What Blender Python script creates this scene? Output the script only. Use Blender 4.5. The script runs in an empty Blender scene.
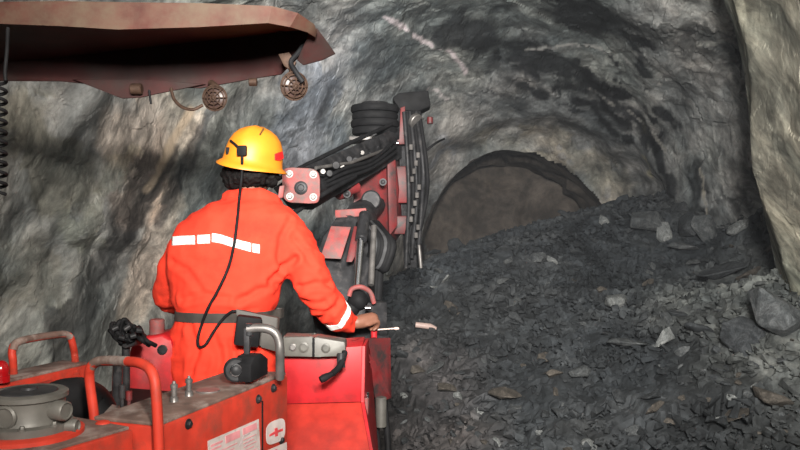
import bpy, bmesh, math, random
import numpy as np
from mathutils import Vector, Matrix, Quaternion
from mathutils.bvhtree import BVHTree

random.seed(7)
RNG = np.random.default_rng(11)
SC = bpy.context.scene
COL = SC.collection
V = Vector
PI = math.pi
F_PX, EYE = 768.0, V((0.0, 0.0, 1.7))

# ------------------------------------------------------------------ measuring helpers
def at(px, py, Y):
    """world point at distance Y that the photograph shows at (px, py)"""
    return V(((px - 400) / F_PX * Y, Y, 1.7 + (225 - py) / F_PX * Y))
def ray(px, py):
    return V(((px - 400) / F_PX, 1.0, (225 - py) / F_PX)).normalized()
def on_plane(px, py, p0, n):
    d = ray(px, py)
    return EYE + d * ((p0 - EYE).dot(n) / d.dot(n))

# ------------------------------------------------------------------ numpy noise
_perm = np.random.default_rng(3).permutation(256).astype(np.int64)
_perm = np.concatenate([_perm, _perm, _perm])
_g = np.random.default_rng(4).normal(size=(256, 3)); _g /= np.linalg.norm(_g, axis=1)[:, None]
def perlin(P):
    I = np.floor(P).astype(np.int64); f = P - I; I &= 255
    u = f * f * f * (f * (f * 6 - 15) + 10)
    out = 0
    for dx in (0, 1):
        wx = u[:, 0] if dx else 1 - u[:, 0]
        for dy in (0, 1):
            wy = u[:, 1] if dy else 1 - u[:, 1]
            for dz in (0, 1):
                wz = u[:, 2] if dz else 1 - u[:, 2]
                h = _perm[_perm[_perm[(I[:, 0] + dx) & 255] + ((I[:, 1] + dy) & 255)] + ((I[:, 2] + dz) & 255)]
                g = _g[h]
                d = g[:, 0] * (f[:, 0] - dx) + g[:, 1] * (f[:, 1] - dy) + g[:, 2] * (f[:, 2] - dz)
                out = out + wx * wy * wz * d
    return out * 1.5
def fbm(P, octaves=4, gain=0.5):
    a, s, o = 1.0, 1.0, 0
    for k in range(octaves):
        o = o + a * perlin(P * s + k * 17.3); a *= gain; s *= 2.03
    return o
def facets(P, seed=0, tilt=1.0):
    """broken planar facets: every cell is a tilted plane with its own step"""
    P = P + 0.25 * np.stack([perlin(P * 1.3 + 5), perlin(P * 1.3 + 55), perlin(P * 1.3 + 105)], 1)
    I = np.floor(P).astype(np.int64)
    best = np.full(len(P), 1e9); val = np.zeros(len(P))
    for dx in (-1, 0, 1):
        for dy in (-1, 0, 1):
            for dz in (-1, 0, 1):
                c = I + np.array([dx, dy, dz])
                h = _perm[_perm[_perm[(c[:, 0] + seed) & 255] + (c[:, 1] & 255)] + (c[:, 2] & 255)]
                j = _g[h] * 0.35 + 0.5
                q = c + j
                d = ((P - q) ** 2).sum(1)
                m = d < best
                best = np.where(m, d, best)
                v = (( P - q) * _g[(h + 91) & 255]).sum(1) * tilt + _g[(h + 37) & 255][:, 0] * 0.5
                val = np.where(m, v, val)
    return val
def sstep(a, b, x):
    t = np.clip((x - a) / (b - a), 0, 1); return t * t * (3 - 2 * t)

# ------------------------------------------------------------------ materials
def nt(name):
    m = bpy.data.materials.new(name); m.use_nodes = True
    t = m.node_tree; b = t.nodes['Principled BSDF']
    return m, t, b
def N(t, kind, **kw):
    n = t.nodes.new(kind)
    for k, v in kw.items():
        if k in n.inputs.keys(): n.inputs[k].default_value = v
        else: setattr(n, k, v)
    return n
def ramp(t, src, stops):
    r = t.nodes.new('ShaderNodeValToRGB')
    e = r.color_ramp.elements
    e[0].position, e[0].color = stops[0][0], (*stops[0][1], 1)
    e[1].position, e[1].color = stops[-1][0], (*stops[-1][1], 1)
    for p, c in stops[1:-1]:
        q = e.new(p); q.color = (*c, 1)
    t.links.new(src, r.inputs[0]); return r
def mixc(t, fac, a, b, mode='MIX'):
    m = t.nodes.new('ShaderNodeMix'); m.data_type = 'RGBA'; m.blend_type = mode
    for sock, v in ((m.inputs[0], fac), (m.inputs[6], a), (m.inputs[7], b)):
        if hasattr(v, 'is_linked'): t.links.new(v, sock)
        elif isinstance(v, (int, float)): sock.default_value = v
        else: sock.default_value = (*v, 1)
    return m.outputs[2]
def plain(name, col, rough=0.6, metal=0.0, var=0.25, scale=18.0, bump=0.0, dirt=None, dirt_amt=0.5, dirt_scale=6.0, spec=0.5):
    """a surface with a little colour variation, optional dirt patches and bump"""
    m, t, b = nt(name)
    co = N(t, 'ShaderNodeTexCoord')
    n = N(t, 'ShaderNodeTexNoise', Scale=scale, Detail=5.0)
    t.links.new(co.outputs['Object'], n.inputs['Vector'])
    lo = tuple(c * (1 - var) for c in col); hi = tuple(min(1, c * (1 + var)) for c in col)
    c = ramp(t, n.outputs[0], [(0.3, lo), (0.7, hi)]).outputs[0]
    if dirt:
        n2 = N(t, 'ShaderNodeTexNoise', Scale=dirt_scale, Detail=7.0, Roughness=0.7)
        t.links.new(co.outputs['Object'], n2.inputs['Vector'])
        r = ramp(t, n2.outputs[0], [(0.62 - 0.3 * dirt_amt, (0, 0, 0)), (0.80 - 0.2 * dirt_amt, (1, 1, 1))])
        c = mixc(t, r.outputs[0], c, dirt)
    t.links.new(c, b.inputs['Base Color'])
    b.inputs['Roughness'].default_value = rough; b.inputs['Metallic'].default_value = metal
    b.inputs['Specular IOR Level'].default_value = spec
    if bump:
        bp = N(t, 'ShaderNodeBump', Strength=bump, Distance=0.01)
        t.links.new(n.outputs[0], bp.inputs['Height']); t.links.new(bp.outputs[0], b.inputs['Normal'])
    return m

def rock_material(name, stops, scale, tint=None, rough=0.85, bump=0.5, use_attr=False, mott=0.6, streak=0):
    m, t, b = nt(name)
    co = N(t, 'ShaderNodeTexCoord')
    src = co.outputs['Object']
    if streak:
        m1 = N(t, 'ShaderNodeMapping'); m1.inputs['Rotation'].default_value = (math.radians(35), 0, 0)
        m2 = N(t, 'ShaderNodeMapping'); m2.inputs['Scale'].default_value = (1, 1, streak)
        t.links.new(src, m1.inputs['Vector']); t.links.new(m1.outputs[0], m2.inputs['Vector']); src = m2.outputs[0]
    warp = N(t, 'ShaderNodeTexNoise', Scale=scale * 0.8, Detail=3.0)
    t.links.new(src, warp.inputs['Vector'])
    add = N(t, 'ShaderNodeVectorMath', operation='MULTIPLY_ADD')
    t.links.new(warp.outputs['Color'], add.inputs[0]); add.inputs[1].default_value = (0.7, 0.7, 0.7)
    t.links.new(src, add.inputs[2])
    n1 = N(t, 'ShaderNodeTexNoise', Scale=scale, Detail=9.0, Roughness=0.62)
    t.links.new(add.outputs[0], n1.inputs['Vector'])
    c = ramp(t, n1.outputs[0], stops).outputs[0]
    n4 = N(t, 'ShaderNodeTexNoise', Scale=scale * 3.2, Detail=8.0, Roughness=0.65)
    t.links.new(add.outputs[0], n4.inputs['Vector'])
    g4 = ramp(t, n4.outputs[0], [(0.38, (mott, mott, mott)), (0.50, (1, 1, 1)), (0.64, (2 - mott * .9,) * 3)]).outputs[0]
    c = mixc(t, 1.0, c, g4, 'MULTIPLY')
    n2 = N(t, 'ShaderNodeTexNoise', Scale=scale * 12, Detail=6.0, Roughness=0.7)
    t.links.new(add.outputs[0], n2.inputs['Vector'])
    g = ramp(t, n2.outputs[0], [(0.30, (0.55, 0.55, 0.55)), (0.70, (1.40, 1.40, 1.40))]).outputs[0]
    c = mixc(t, 1.0, c, g, 'MULTIPLY')
    if tint:
        n3 = N(t, 'ShaderNodeTexNoise', Scale=scale * 0.45, Detail=4.0)
        t.links.new(co.outputs['Object'], n3.inputs['Vector'])
        r3 = ramp(t, n3.outputs[0], [(0.45, (0, 0, 0)), (0.62, (1, 1, 1))]).outputs[0]
        c = mixc(t, r3, c, mixc(t, 1.0, c, tint, 'MULTIPLY'))
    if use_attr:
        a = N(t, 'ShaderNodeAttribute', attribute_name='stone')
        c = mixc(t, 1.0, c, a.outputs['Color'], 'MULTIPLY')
        v = N(t, 'ShaderNodeAttribute', attribute_name='vein')
        c = mixc(t, v.outputs['Alpha'], c, v.outputs['Color'])
    t.links.new(c, b.inputs['Base Color'])
    b.inputs['Roughness'].default_value = rough
    b.inputs['Specular IOR Level'].default_value = 0.35
    hs = N(t, 'ShaderNodeMath', operation='MULTIPLY_ADD'); hs.inputs[1].default_value = 0.4
    t.links.new(n2.outputs[0], hs.inputs[0]); t.links.new(n1.outputs[0], hs.inputs[2])
    bp = N(t, 'ShaderNodeBump', Strength=bump, Distance=0.035)
    t.links.new(hs.outputs[0], bp.inputs['Height']); t.links.new(bp.outputs[0], b.inputs['Normal'])
    return m

M = {}
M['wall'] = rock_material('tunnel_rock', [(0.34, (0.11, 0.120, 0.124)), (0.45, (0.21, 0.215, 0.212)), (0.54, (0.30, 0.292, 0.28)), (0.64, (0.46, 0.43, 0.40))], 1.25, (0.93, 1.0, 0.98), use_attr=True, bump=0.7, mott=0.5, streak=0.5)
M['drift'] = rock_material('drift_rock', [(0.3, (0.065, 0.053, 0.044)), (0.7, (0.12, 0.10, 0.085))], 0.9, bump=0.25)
M['ground'] = rock_material('ground_rock', [(0.3, (0.03, 0.03, 0.028)), (0.7, (0.11, 0.10, 0.09))], 2.0)
M['pile'] = rock_material('broken_rock', [(0.36, (0.018, 0.021, 0.024)), (0.52, (0.036, 0.041, 0.046)), (0.66, (0.068, 0.074, 0.079))], 1.6, (1.05, 1.0, 0.96), bump=0.5, use_attr=True)
M['stone_dark'] = rock_material('stone_dark', [(0.36, (0.028, 0.031, 0.034)), (0.64, (0.062, 0.066, 0.070))], 2.5, bump=0.3)
M['stone_mid'] = rock_material('stone_mid', [(0.36, (0.055, 0.06, 0.063)), (0.64, (0.125, 0.13, 0.132))], 2.5, bump=0.3)
M['stone_pale'] = rock_material('stone_pale', [(0.36, (0.13, 0.138, 0.138)), (0.64, (0.25, 0.255, 0.25))], 2.5, bump=0.3)
M['stone_brown'] = rock_material('stone_brown', [(0.36, (0.050, 0.043, 0.036)), (0.64, (0.115, 0.10, 0.085))], 2.5, bump=0.3)
M['orange'] = plain('rig_orange_paint', (0.43, 0.034, 0.018), 0.55, var=0.2, dirt=(0.17, 0.045, 0.03), dirt_amt=0.38, dirt_scale=7, spec=0.3)
M['red'] = plain('rig_red_paint', (0.40, 0.014, 0.018), 0.5, var=0.2, dirt=(0.15, 0.02, 0.02), dirt_amt=0.45, dirt_scale=5, spec=0.3)
M['redplate'] = plain('faded_orange_red_paint', (0.40, 0.030, 0.020), 0.55, var=0.2, dirt=(0.24, 0.025, 0.02), dirt_amt=0.5, dirt_scale=4, spec=0.3)
M['dullred'] = plain('boom_red_paint', (0.19, 0.018, 0.020), 0.5, var=0.35, dirt=(0.03, 0.022, 0.022), dirt_amt=0.85, dirt_scale=9, spec=0.3)
M['pink'] = plain('faded_red_paint', (0.29, 0.052, 0.050), 0.6, var=0.3, dirt=(0.12, 0.085, 0.08), dirt_amt=0.85, dirt_scale=14, spec=0.3)
M['rust'] = plain('rusty_canopy_paint', (0.032, 0.009, 0.0085), 0.65, var=0.35, scale=9, dirt=(0.026, 0.019, 0.017), dirt_amt=0.7, dirt_scale=3.5, spec=0.2)
M['rim'] = plain('rusty_rim_paint', (0.055, 0.016, 0.012), 0.65, var=0.4, scale=9, dirt=(0.075, 0.050, 0.034), dirt_amt=0.95, dirt_scale=5, spec=0.2)
M['deck'] = plain('dirty_deck_steel', (0.13, 0.085, 0.07), 0.7, var=0.4, dirt=(0.28, 0.25, 0.23), dirt_amt=0.4, dirt_scale=9)
M['grey'] = plain('grey_cast_iron', (0.105, 0.10, 0.09), 0.5, 0.2, var=0.25, dirt=(0.07, 0.065, 0.06), dirt_amt=0.4)
M['steel'] = plain('worn_steel', (0.16, 0.15, 0.145), 0.45, 0.6, var=0.35)
M['chrome'] = plain('polished_steel', (0.65, 0.66, 0.70), 0.15, 1.0, var=0.1)
M['darksteel'] = plain('dark_greasy_steel', (0.025, 0.025, 0.027), 0.45, 0.2, var=0.5, dirt=(0.07, 0.065, 0.065), dirt_amt=0.3, dirt_scale=20, spec=0.12)
M['black'] = plain('black_rubber', (0.011, 0.011, 0.012), 0.6, var=0.3, spec=0.08)
M['greyhose'] = plain('dusty_hose_rubber', (0.05, 0.05, 0.053), 0.6, var=0.4, spec=0.2)
M['lampcage'] = plain('rusty_lamp_cage', (0.045, 0.026, 0.018), 0.65, 0.2, var=0.4, scale=40, spec=0.2)
M['lampglass'] = plain('dirty_lamp_lens', (0.045, 0.026, 0.022), 0.45, var=0.4, scale=30)
M['cloth'] = plain('orange_red_coverall_cloth', (0.70, 0.042, 0.020), 0.85, var=0.12, scale=9, bump=0.3, dirt=(0.42, 0.028, 0.014), dirt_amt=0.22, dirt_scale=5, spec=0.2)
M['reflect'] = plain('white_reflective_tape', (0.92, 0.90, 0.86), 0.4, var=0.06)
M['hat'] = plain('yellow_hard_hat_plastic', (0.70, 0.225, 0.012), 0.5, var=0.08, dirt=(0.45, 0.20, 0.02), dirt_amt=0.1, dirt_scale=9)
M['sticker'] = plain('red_sticker', (0.75, 0.02, 0.02), 0.4)
M['scuff'] = plain('dark_scuff', (0.10, 0.05, 0.01), 0.6)
M['skin'] = plain('skin', (0.19, 0.080, 0.050), 0.55, var=0.12)
M['hair'] = plain('black_hair', (0.008, 0.007, 0.007), 0.7, var=0.5, scale=70, bump=0.8, spec=0.1)
M['belt'] = plain('dark_belt', (0.05, 0.045, 0.04), 0.6, var=0.3)
M['boot'] = plain('black_boot', (0.02, 0.02, 0.02), 0.5)
M['white'] = plain('decal_white', (0.55, 0.47, 0.45), 0.5, var=0.12, dirt=(0.33, 0.24, 0.21), dirt_amt=0.3, dirt_scale=20)
M['decalred'] = plain('decal_red', (0.62, 0.06, 0.07), 0.5)
M['decalpink'] = plain('decal_pink', (0.70, 0.28, 0.30), 0.5)
M['decalgrey'] = plain('decal_grey_print', (0.38, 0.30, 0.32), 0.5)
M['redlens'] = plain('red_lamp_lens', (0.25, 0.004, 0.006), 0.2)
M['eye'] = plain('eye_white', (0.7, 0.68, 0.65), 0.3)
M['lip'] = plain('lips', (0.22, 0.07, 0.05), 0.5)
M['palerod'] = plain('pale_glint_steel', (0.55, 0.40, 0.36), 0.45, 0.0, var=0.1)  # pale pinkish tone puts a bright glint into the steel colour

# ------------------------------------------------------------------ mesh helpers
def mk_box(bm, c, hx, hy, hz, bevel=0.0):
    """box round c with half-axis vectors"""
    vs = [bm.verts.new(V(c) + sx * hx + sy * hy + sz * hz) for sz in (-1, 1) for sy in (-1, 1) for sx in (-1, 1)]
    fs = [bm.faces.new([vs[i] for i in f]) for f in ((0, 2, 3, 1), (4, 5, 7, 6), (0, 1, 5, 4), (2, 6, 7, 3), (0, 4, 6, 2), (1, 3, 7, 5))]
    if bevel:
        es = list({e for f in fs for e in f.edges})
        bmesh.ops.bevel(bm, geom=es, offset=bevel, segments=2, affect='EDGES', profile=0.5)
def mk_prism(bm, pts, thick, bevel=0.0):
    """polygon pts extruded by the vector thick"""
    a = [bm.verts.new(V(p)) for p in pts]; b = [bm.verts.new(V(p) + V(thick)) for p in pts]
    n = len(pts)
    fs = [bm.faces.new(a[::-1]), bm.faces.new(b)]
    for i in range(n):
        fs.append(bm.faces.new((a[i], a[(i + 1) % n], b[(i + 1) % n], b[i])))
    if bevel:
        es = list({e for f in fs for e in f.edges})
        bmesh.ops.bevel(bm, geom=es, offset=bevel, segments=2, affect='EDGES', profile=0.5)
def mk_strip(bm, A, B, thick):
    """bent plate between two polylines A and B, given thickness"""
    n = len(A); T = V(thick)
    r = [[bm.verts.new(V(p)) for p in L] for L in (A, B)]
    s = [[bm.verts.new(V(p) + T) for p in L] for L in (A, B)]
    for i in range(n - 1):
        bm.faces.new((r[0][i], r[0][i + 1], r[1][i + 1], r[1][i]))
        bm.faces.new((s[0][i], s[1][i], s[1][i + 1], s[0][i + 1]))
        bm.faces.new((r[0][i], s[0][i], s[0][i + 1], r[0][i + 1]))
        bm.faces.new((r[1][i], r[1][i + 1], s[1][i + 1], s[1][i]))
    for i in (0, n - 1):
        bm.faces.new((r[0][i], r[1][i], s[1][i], s[0][i]))
def frame(d):
    d = V(d).normalized(); u = V((0, 0, 1)) if abs(d.z) < 0.9 else V((1, 0, 0))
    a = d.cross(u).normalized(); return a, d.cross(a).normalized(), d
def spline(pts, n=6):
    P = [V(p) for p in pts]; out = []
    for i in range(len(P) - 1):
        p0 = P[i - 1] if i else P[i] * 2 - P[i + 1]; p1, p2 = P[i], P[i + 1]
        p3 = P[i + 2] if i + 2 < len(P) else P[i + 1] * 2 - P[i]
        for k in range(n):
            t = k / n
            out.append(0.5 * ((2 * p1) + (p2 - p0) * t + (2 * p0 - 5 * p1 + 4 * p2 - p3) * t * t + (3 * p1 - p0 - 3 * p2 + p3) * t ** 3))
    return out + [P[-1]]
def mk_tube(bm, pts, r, seg=10, caps=True):
    """tube along pts; r a number or one per point"""
    P = [V(p) for p in pts]; R = r if isinstance(r, (list, tuple)) else [r] * len(P)
    rings = []; a = None
    for i, p in enumerate(P):
        d = (P[min(i + 1, len(P) - 1)] - P[max(i - 1, 0)]).normalized()
        if a is None: a, b, _ = frame(d)
        else:
            a = (a - d * a.dot(d)).normalized(); b = d.cross(a)
        rings.append([bm.verts.new(p + (a * math.cos(2 * PI * k / seg) + b * math.sin(2 * PI * k / seg)) * R[i]) for k in range(seg)])
    for q, s in zip(rings, rings[1:]):
        for k in range(seg): bm.faces.new((q[k], q[(k + 1) % seg], s[(k + 1) % seg], s[k]))
    if caps:
        bm.faces.new(rings[0][::-1]); bm.faces.new(rings[-1])
def mk_lathe(bm, base, d, prof, seg=24, squash=None):
    """profile of (radius, height) turned round the axis d from base"""
    a, b, d = frame(d); rings = []
    for r, h in prof:
        c = V(base) + d * h
        if r < 1e-6: rings.append([bm.verts.new(c)])
        else: rings.append([bm.verts.new(c + (a * math.cos(2 * PI * k / seg) + b * math.sin(2 * PI * k / seg)) * r) for k in range(seg)])
    for q, s in zip(rings, rings[1:]):
        for k in range(seg):
            l = (k + 1) % seg
            if len(q) == 1 and len(s) == 1: continue
            if len(q) == 1: bm.faces.new((q[0], s[l], s[k]))
            elif len(s) == 1: bm.faces.new((q[k], q[l], s[0]))
            else: bm.faces.new((q[k], q[l], s[l], s[k]))
    if len(rings[0]) > 1: bm.faces.new(rings[0][::-1])
    if len(rings[-1]) > 1: bm.faces.new(rings[-1])
def cyl(bm, a, b, r, seg=16, ch=0.15):
    a, b = V(a), V(b); h = (b - a).length; c = min(r, h) * ch
    mk_lathe(bm, a, b - a, [(r - c, 0), (r, c), (r, h - c), (r - c, h)], seg)
def mk_ellipsoid(bm, c, ax, ay, az, u=20, v=12):
    m = Matrix.Translation(V(c)) @ Matrix((ax, ay, az)).transposed().to_4x4()
    bmesh.ops.create_uvsphere(bm, u_segments=u, v_segments=v, radius=1.0, matrix=m)
def mk_ring(bm, c, d, R, r, seg=24, s2=8):
    a, b, d = frame(d)
    pts = [V(c) + (a * math.cos(2 * PI * k / seg) + b * math.sin(2 * PI * k / seg)) * R for k in range(seg)]
    rings = []
    for k, p in enumerate(pts):
        o = (p - V(c)).normalized()
        rings.append([bm.verts.new(p + (o * math.cos(2 * PI * j / s2) + d * math.sin(2 * PI * j / s2)) * r) for j in range(s2)])
    for k in range(seg):
        q, s = rings[k], rings[(k + 1) % seg]
        for j in range(s2): bm.faces.new((q[j], q[(j + 1) % s2], s[(j + 1) % s2], s[j]))

W = {}
def props(o, label=None, cat=None, group=None, kind=None):
    for k, v in (('label', label), ('category', cat), ('group', group), ('kind', kind)):
        if v: o[k] = v
    return o
def thing(name, loc, label, cat, group=None):
    o = bpy.data.objects.new(name, None); COL.objects.link(o); o.location = loc; o.empty_display_size = 0.1
    W[o.name] = Matrix.Translation(V(loc)); return props(o, label, cat, group)
def obj(name, bm, mat, parent=None, smooth=True, angle=40, label=None, origin=None):
    if isinstance(bm, bpy.types.Mesh):
        me = bm; me.name = name
    else:
        bmesh.ops.recalc_face_normals(bm, faces=bm.faces[:])
        me = bpy.data.meshes.new(name); bm.to_mesh(me); bm.free()
    w = W[parent.name] if parent else (Matrix.Translation(V(origin)) if origin is not None else Matrix.Identity(4))
    me.transform(w.inverted())
    o = bpy.data.objects.new(name, me); COL.objects.link(o); me.materials.append(M[mat])
    if smooth:
        me.shade_smooth()
        if angle < 179: me.set_sharp_from_angle(angle=math.radians(angle))
    W[o.name] = w
    if parent: o.parent = parent
    elif origin is not None: o.location = origin
    if label: o['label'] = label
    return o
def np_obj(name, verts, faces, mat, smooth=True):
    me = bpy.data.meshes.new(name)
    me.from_pydata(verts.tolist() if hasattr(verts, 'tolist') else verts, [], faces.tolist() if hasattr(faces, 'tolist') else faces)
    o = bpy.data.objects.new(name, me); COL.objects.link(o); me.materials.append(M[mat])
    if smooth: me.shade_smooth()
    W[o.name] = Matrix.Identity(4)
    return o
def voxel(bm, size, smooth_it=4, fac=0.5):
    """weld overlapping shapes into one continuous skin"""
    bmesh.ops.recalc_face_normals(bm, faces=bm.faces[:])
    me = bpy.data.meshes.new('tmp'); bm.to_mesh(me); bm.free()
    o = bpy.data.objects.new('tmp', me); COL.objects.link(o)
    r = o.modifiers.new('r', 'REMESH'); r.mode = 'VOXEL'; r.voxel_size = size
    if smooth_it:
        s = o.modifiers.new('s', 'SMOOTH'); s.iterations = smooth_it; s.factor = fac
    dg = bpy.context.evaluated_depsgraph_get(); dg.update()
    out = bpy.data.meshes.new_from_object(o.evaluated_get(dg))
    bpy.data.objects.remove(o); bpy.data.meshes.remove(me)
    return out
def B(): return bmesh.new()

# ================================================================== CAMERA
cam = bpy.data.cameras.new('camera'); co = bpy.data.objects.new('camera', cam); COL.objects.link(co)
co.location = EYE; co.rotation_euler = (PI / 2, 0, 0); cam.sensor_width = 36; cam.lens = F_PX / 800 * 36
cam.clip_start = 0.05
SC.camera = co

# ================================================================== ROCK SHELL
CX, CY, CZ = 0.2, 4.5, 1.4
PLAN = [(-3.0, -2.2), (-3.0, 1.0), (-2.85, 3.2), (-2.70, 4.3), (-2.3, 5.5), (-1.7, 6.8), (-0.95, 8.0), (-0.2, 9.0), (0.35, 9.65), (1.5, 9.95),
        (2.55, 9.55), (3.0, 8.7), (3.28, 7.8), (3.48, 7.0), (2.62, 5.75), (2.38, 5.2), (2.36, 4.4), (2.55, 3.4), (2.75, 2.0), (3.0, -2.2), (0.2, -3.0)]
pa = np.array([math.atan2(x - CX, y - CY) for x, y in PLAN]); pr = np.array([math.hypot(x - CX, y - CY) for x, y in PLAN])
o_ = np.argsort(pa); pa, pr = pa[o_], pr[o_]
pa = np.concatenate([pa - 2 * PI, pa, pa + 2 * PI]); pr = np.concatenate([pr] * 3)
front = np.radians(np.arange(-112, 95.01, 0.24)); back = np.radians(np.arange(97, 248.01, 2.0))
AZ = np.concatenate([front, back]); NA = len(AZ)
Rp = np.interp(AZ, pa, pr)
k = np.ones(7) / 7; Rp[3:len(front) - 3] = np.convolve(Rp[:len(front)], k, 'valid')
NV = 360
vv = np.linspace(0, 1, NV)
elmin = np.arctan2(-1.75, Rp)
EL = elmin[:, None] + (vv ** 1.0)[None, :] * (PI / 2 - 0.004 - elmin[:, None])
A2 = np.repeat(AZ[:, None], NV, 1); R2 = np.repeat(Rp[:, None], NV, 1)
HC = 2.75
pw = 2.7
ce, se = np.cos(EL), np.clip(np.sin(EL), 0, 1)
R = ((np.abs(ce) / R2) ** pw + (se / HC) ** pw) ** (-1 / pw)
D = np.stack([np.sin(A2) * np.cos(EL), np.cos(A2) * np.cos(EL), np.sin(EL)], -1).reshape(-1, 3)
R = R.reshape(-1)
P0 = np.array([CX, CY, CZ]) + D * R[:, None]
fr = (np.repeat((np.arange(NA) < len(front))[:, None], NV, 1)).reshape(-1)
# broken rock relief
rel = 0.20 * perlin(P0 * 0.55) + 0.13 * fbm(P0 * 1.3 + 9, 3)
def soften(a, n):
    g = a.reshape(NA, NV); kk = np.ones(n) / n
    g = np.apply_along_axis(lambda v: np.convolve(np.pad(v, n // 2, 'edge'), kk, 'valid'), 1, g)
    f = g[:len(front)]
    g[:len(front)] = np.apply_along_axis(lambda v: np.convolve(np.pad(v, n // 2, 'edge'), kk, 'valid'), 0, f)
    return g.reshape(-1)
rel = rel + soften(0.13 * facets(P0 * np.array([0.8, 0.8, 0.6]) + 3, 1), 7) + soften(0.065 * facets(P0 * 1.9 + 7, 5), 3) + 0.030 * facets(P0 * 4.4 + 2, 9) + 0.012 * facets(P0 * 9.0 + 2, 19) + 0.016 * fbm(P0 * 8.0, 3)
left = sstep(-0.3, -1.6, P0[:, 0]) * sstep(9, 7.5, P0[:, 1])
near_right = sstep(50, 58, np.degrees(A2.reshape(-1)))
backf = sstep(6.5, 7.8, P0[:, 1])
rel = rel * (1 - 0.62 * left) * (1 - 0.80 * near_right) * (1 - 0.40 * backf)
# leaning ribs down the left wall
rib = np.abs(perlin(np.stack([(P0[:, 1] - 0.55 * (P0[:, 2] - 1.7)) * 1.5, P0[:, 2] * 0.35, P0[:, 0] * 0.2], 1)))
rel = rel + left * 0.16 * (rib - 0.25)
# the arched mouth of the old drift: a shallower outer arch and the opening itself
def arch_d(X, Z, cx, hw, top, spring):
    zz = np.clip((Z - spring) / (top - spring), 0, None)
    return np.sqrt(((X - cx) / hw) ** 2 + zz ** 2)
X0, Z0, Y0 = P0[:, 0], P0[:, 2], P0[:, 1]
wob = 0.10 * perlin(P0 * 1.7 + 31) + 0.05 * perlin(P0 * 4.1 + 3)
dout = arch_d(X0, Z0, 1.52, 1.45, 2.98, 1.7) + wob
def mouth_d(X, Z):
    hw = np.where(X < 1.30, 0.97, 1.36); zz = np.clip((Z - 1.45) / (2.60 - 1.45), 0, None)
    return (np.abs((X - 1.30) / hw) ** 1.75 + zz ** 1.75) ** (1 / 1.75)
din = mouth_d(X0, Z0) + wob * 0.8
facez = (Y0 > 7.6)
rel = rel + np.where(facez, 0.46 * sstep(1.10, 0.80, dout + .06 * perlin(P0 * 3.0 + 71)), 0)
# the near right wall hangs out over its foot
azr = np.degrees(A2.reshape(-1))
rel = rel + sstep(50, 57, azr) * sstep(130, 100, azr) * (0.36 * sstep(2.4, 0.9, P0[:, 2]) + 0.16 * sstep(2.0, 3.2, P0[:, 2]))
PS = np.array([CX, CY, CZ]) + D * (R + np.clip(rel, -0.8, 1.6))[:, None]
idx = np.arange(NA * NV).reshape(NA, NV)
ia = np.arange(NA); ib = (ia + 1) % NA
quads = np.stack([idx[ia][:, :-1], idx[ib][:, :-1], idx[ib][:, 1:], idx[ia][:, 1:]], -1).reshape(-1, 4)
hole = facez & (din < 1.0)
quads = quads[~hole[quads].all(1)]
shell_bvh = BVHTree.FromPolygons([V(p) for p in PS.tolist()], quads.tolist())
def rock_at(px, py):
    h = shell_bvh.ray_cast(EYE, ray(px, py)); return h[0]
# stone colour: darker beds, pale beds, thin veins, plus painted light and shade
stone = np.ones((len(PS), 3)); veinA = np.zeros(len(PS)); veinC = np.tile(np.array([0.55, 0.50, 0.48]), (len(PS), 1))
warp = PS + 0.16 * np.stack([fbm(PS * 2.2 + 3, 3), fbm(PS * 2.2 + 40, 3), fbm(PS * 2.2 + 80, 3)], 1) + 0.22 * np.stack([facets(PS * 2.6 + 3, 2, .6), facets(PS * 2.6 + 3, 12, .6), facets(PS * 2.6 + 3, 22, .6)], 1)
def bed_or_light(pts, rad, col, power=1.0, wk=1.0):
    """patch of a different stone tone along a run of picture points found on the rock"""
    global stone
    Q = [rock_at(*p) for p in pts]; Q = [np.array(q) for q in Q if q is not None]
    if not Q: return
    dmin = np.full(len(PS), 9.0); wp = PS + wk * (warp - PS)
    for a, b in zip(Q, Q[1:] or Q):
        ab = b - a; L = (ab * ab).sum()
        t = np.clip(((wp - a) @ ab) / L, 0, 1) if L > 1e-9 else np.zeros(len(PS))
        dmin = np.minimum(dmin, np.sqrt((((a + t[:, None] * ab) - wp) ** 2).sum(1)))
    m = sstep(rad, rad * 0.55, dmin)[:, None] * power
    stone = stone * (1 - m + m * np.array(col))
def vein(pts, rad, col, jit=0.035):
    global veinA, veinC
    Q = [rock_at(*p) for p in pts]; Q = [np.array(q) for q in Q if q is not None]
    wv = PS + jit * np.stack([fbm(PS * 6 + 3, 3), fbm(PS * 6 + 40, 3), fbm(PS * 6 + 80, 3)], 1)
    dmin = np.full(len(PS), 9.0)
    for a, b in zip(Q, Q[1:]):
        ab = b - a; L = (ab * ab).sum() + 1e-9
        t = np.clip(((wv - a) @ ab) / L, 0, 1)
        dmin = np.minimum(dmin, np.sqrt((((a + t[:, None] * ab) - wv) ** 2).sum(1)))
    m = sstep(rad, rad * 0.3, dmin)
    veinC[m > veinA] = col; veinA = np.maximum(veinA, m)
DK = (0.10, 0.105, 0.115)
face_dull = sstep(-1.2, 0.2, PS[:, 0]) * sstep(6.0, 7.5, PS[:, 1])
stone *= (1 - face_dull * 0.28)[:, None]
bed_or_light([(455, 30), (490, 38)], 0.42, DK); bed_or_light([(575, 15), (610, 25)], 0.40, DK); bed_or_light([(520, 55), (560, 70), (600, 92)], 0.30, DK)
bed_or_light([(600, 85), (630, 115), (655, 150)], 0.30, DK); bed_or_light([(655, 150), (668, 190), (672, 215)], 0.20, DK); bed_or_light([(560, 90), (590, 110), (620, 135)], 0.14, DK); bed_or_light([(610, 60), (645, 100), (670, 130)], 0.10, DK); bed_or_light([(505, 85), (540, 100)], 0.18, DK)
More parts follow.
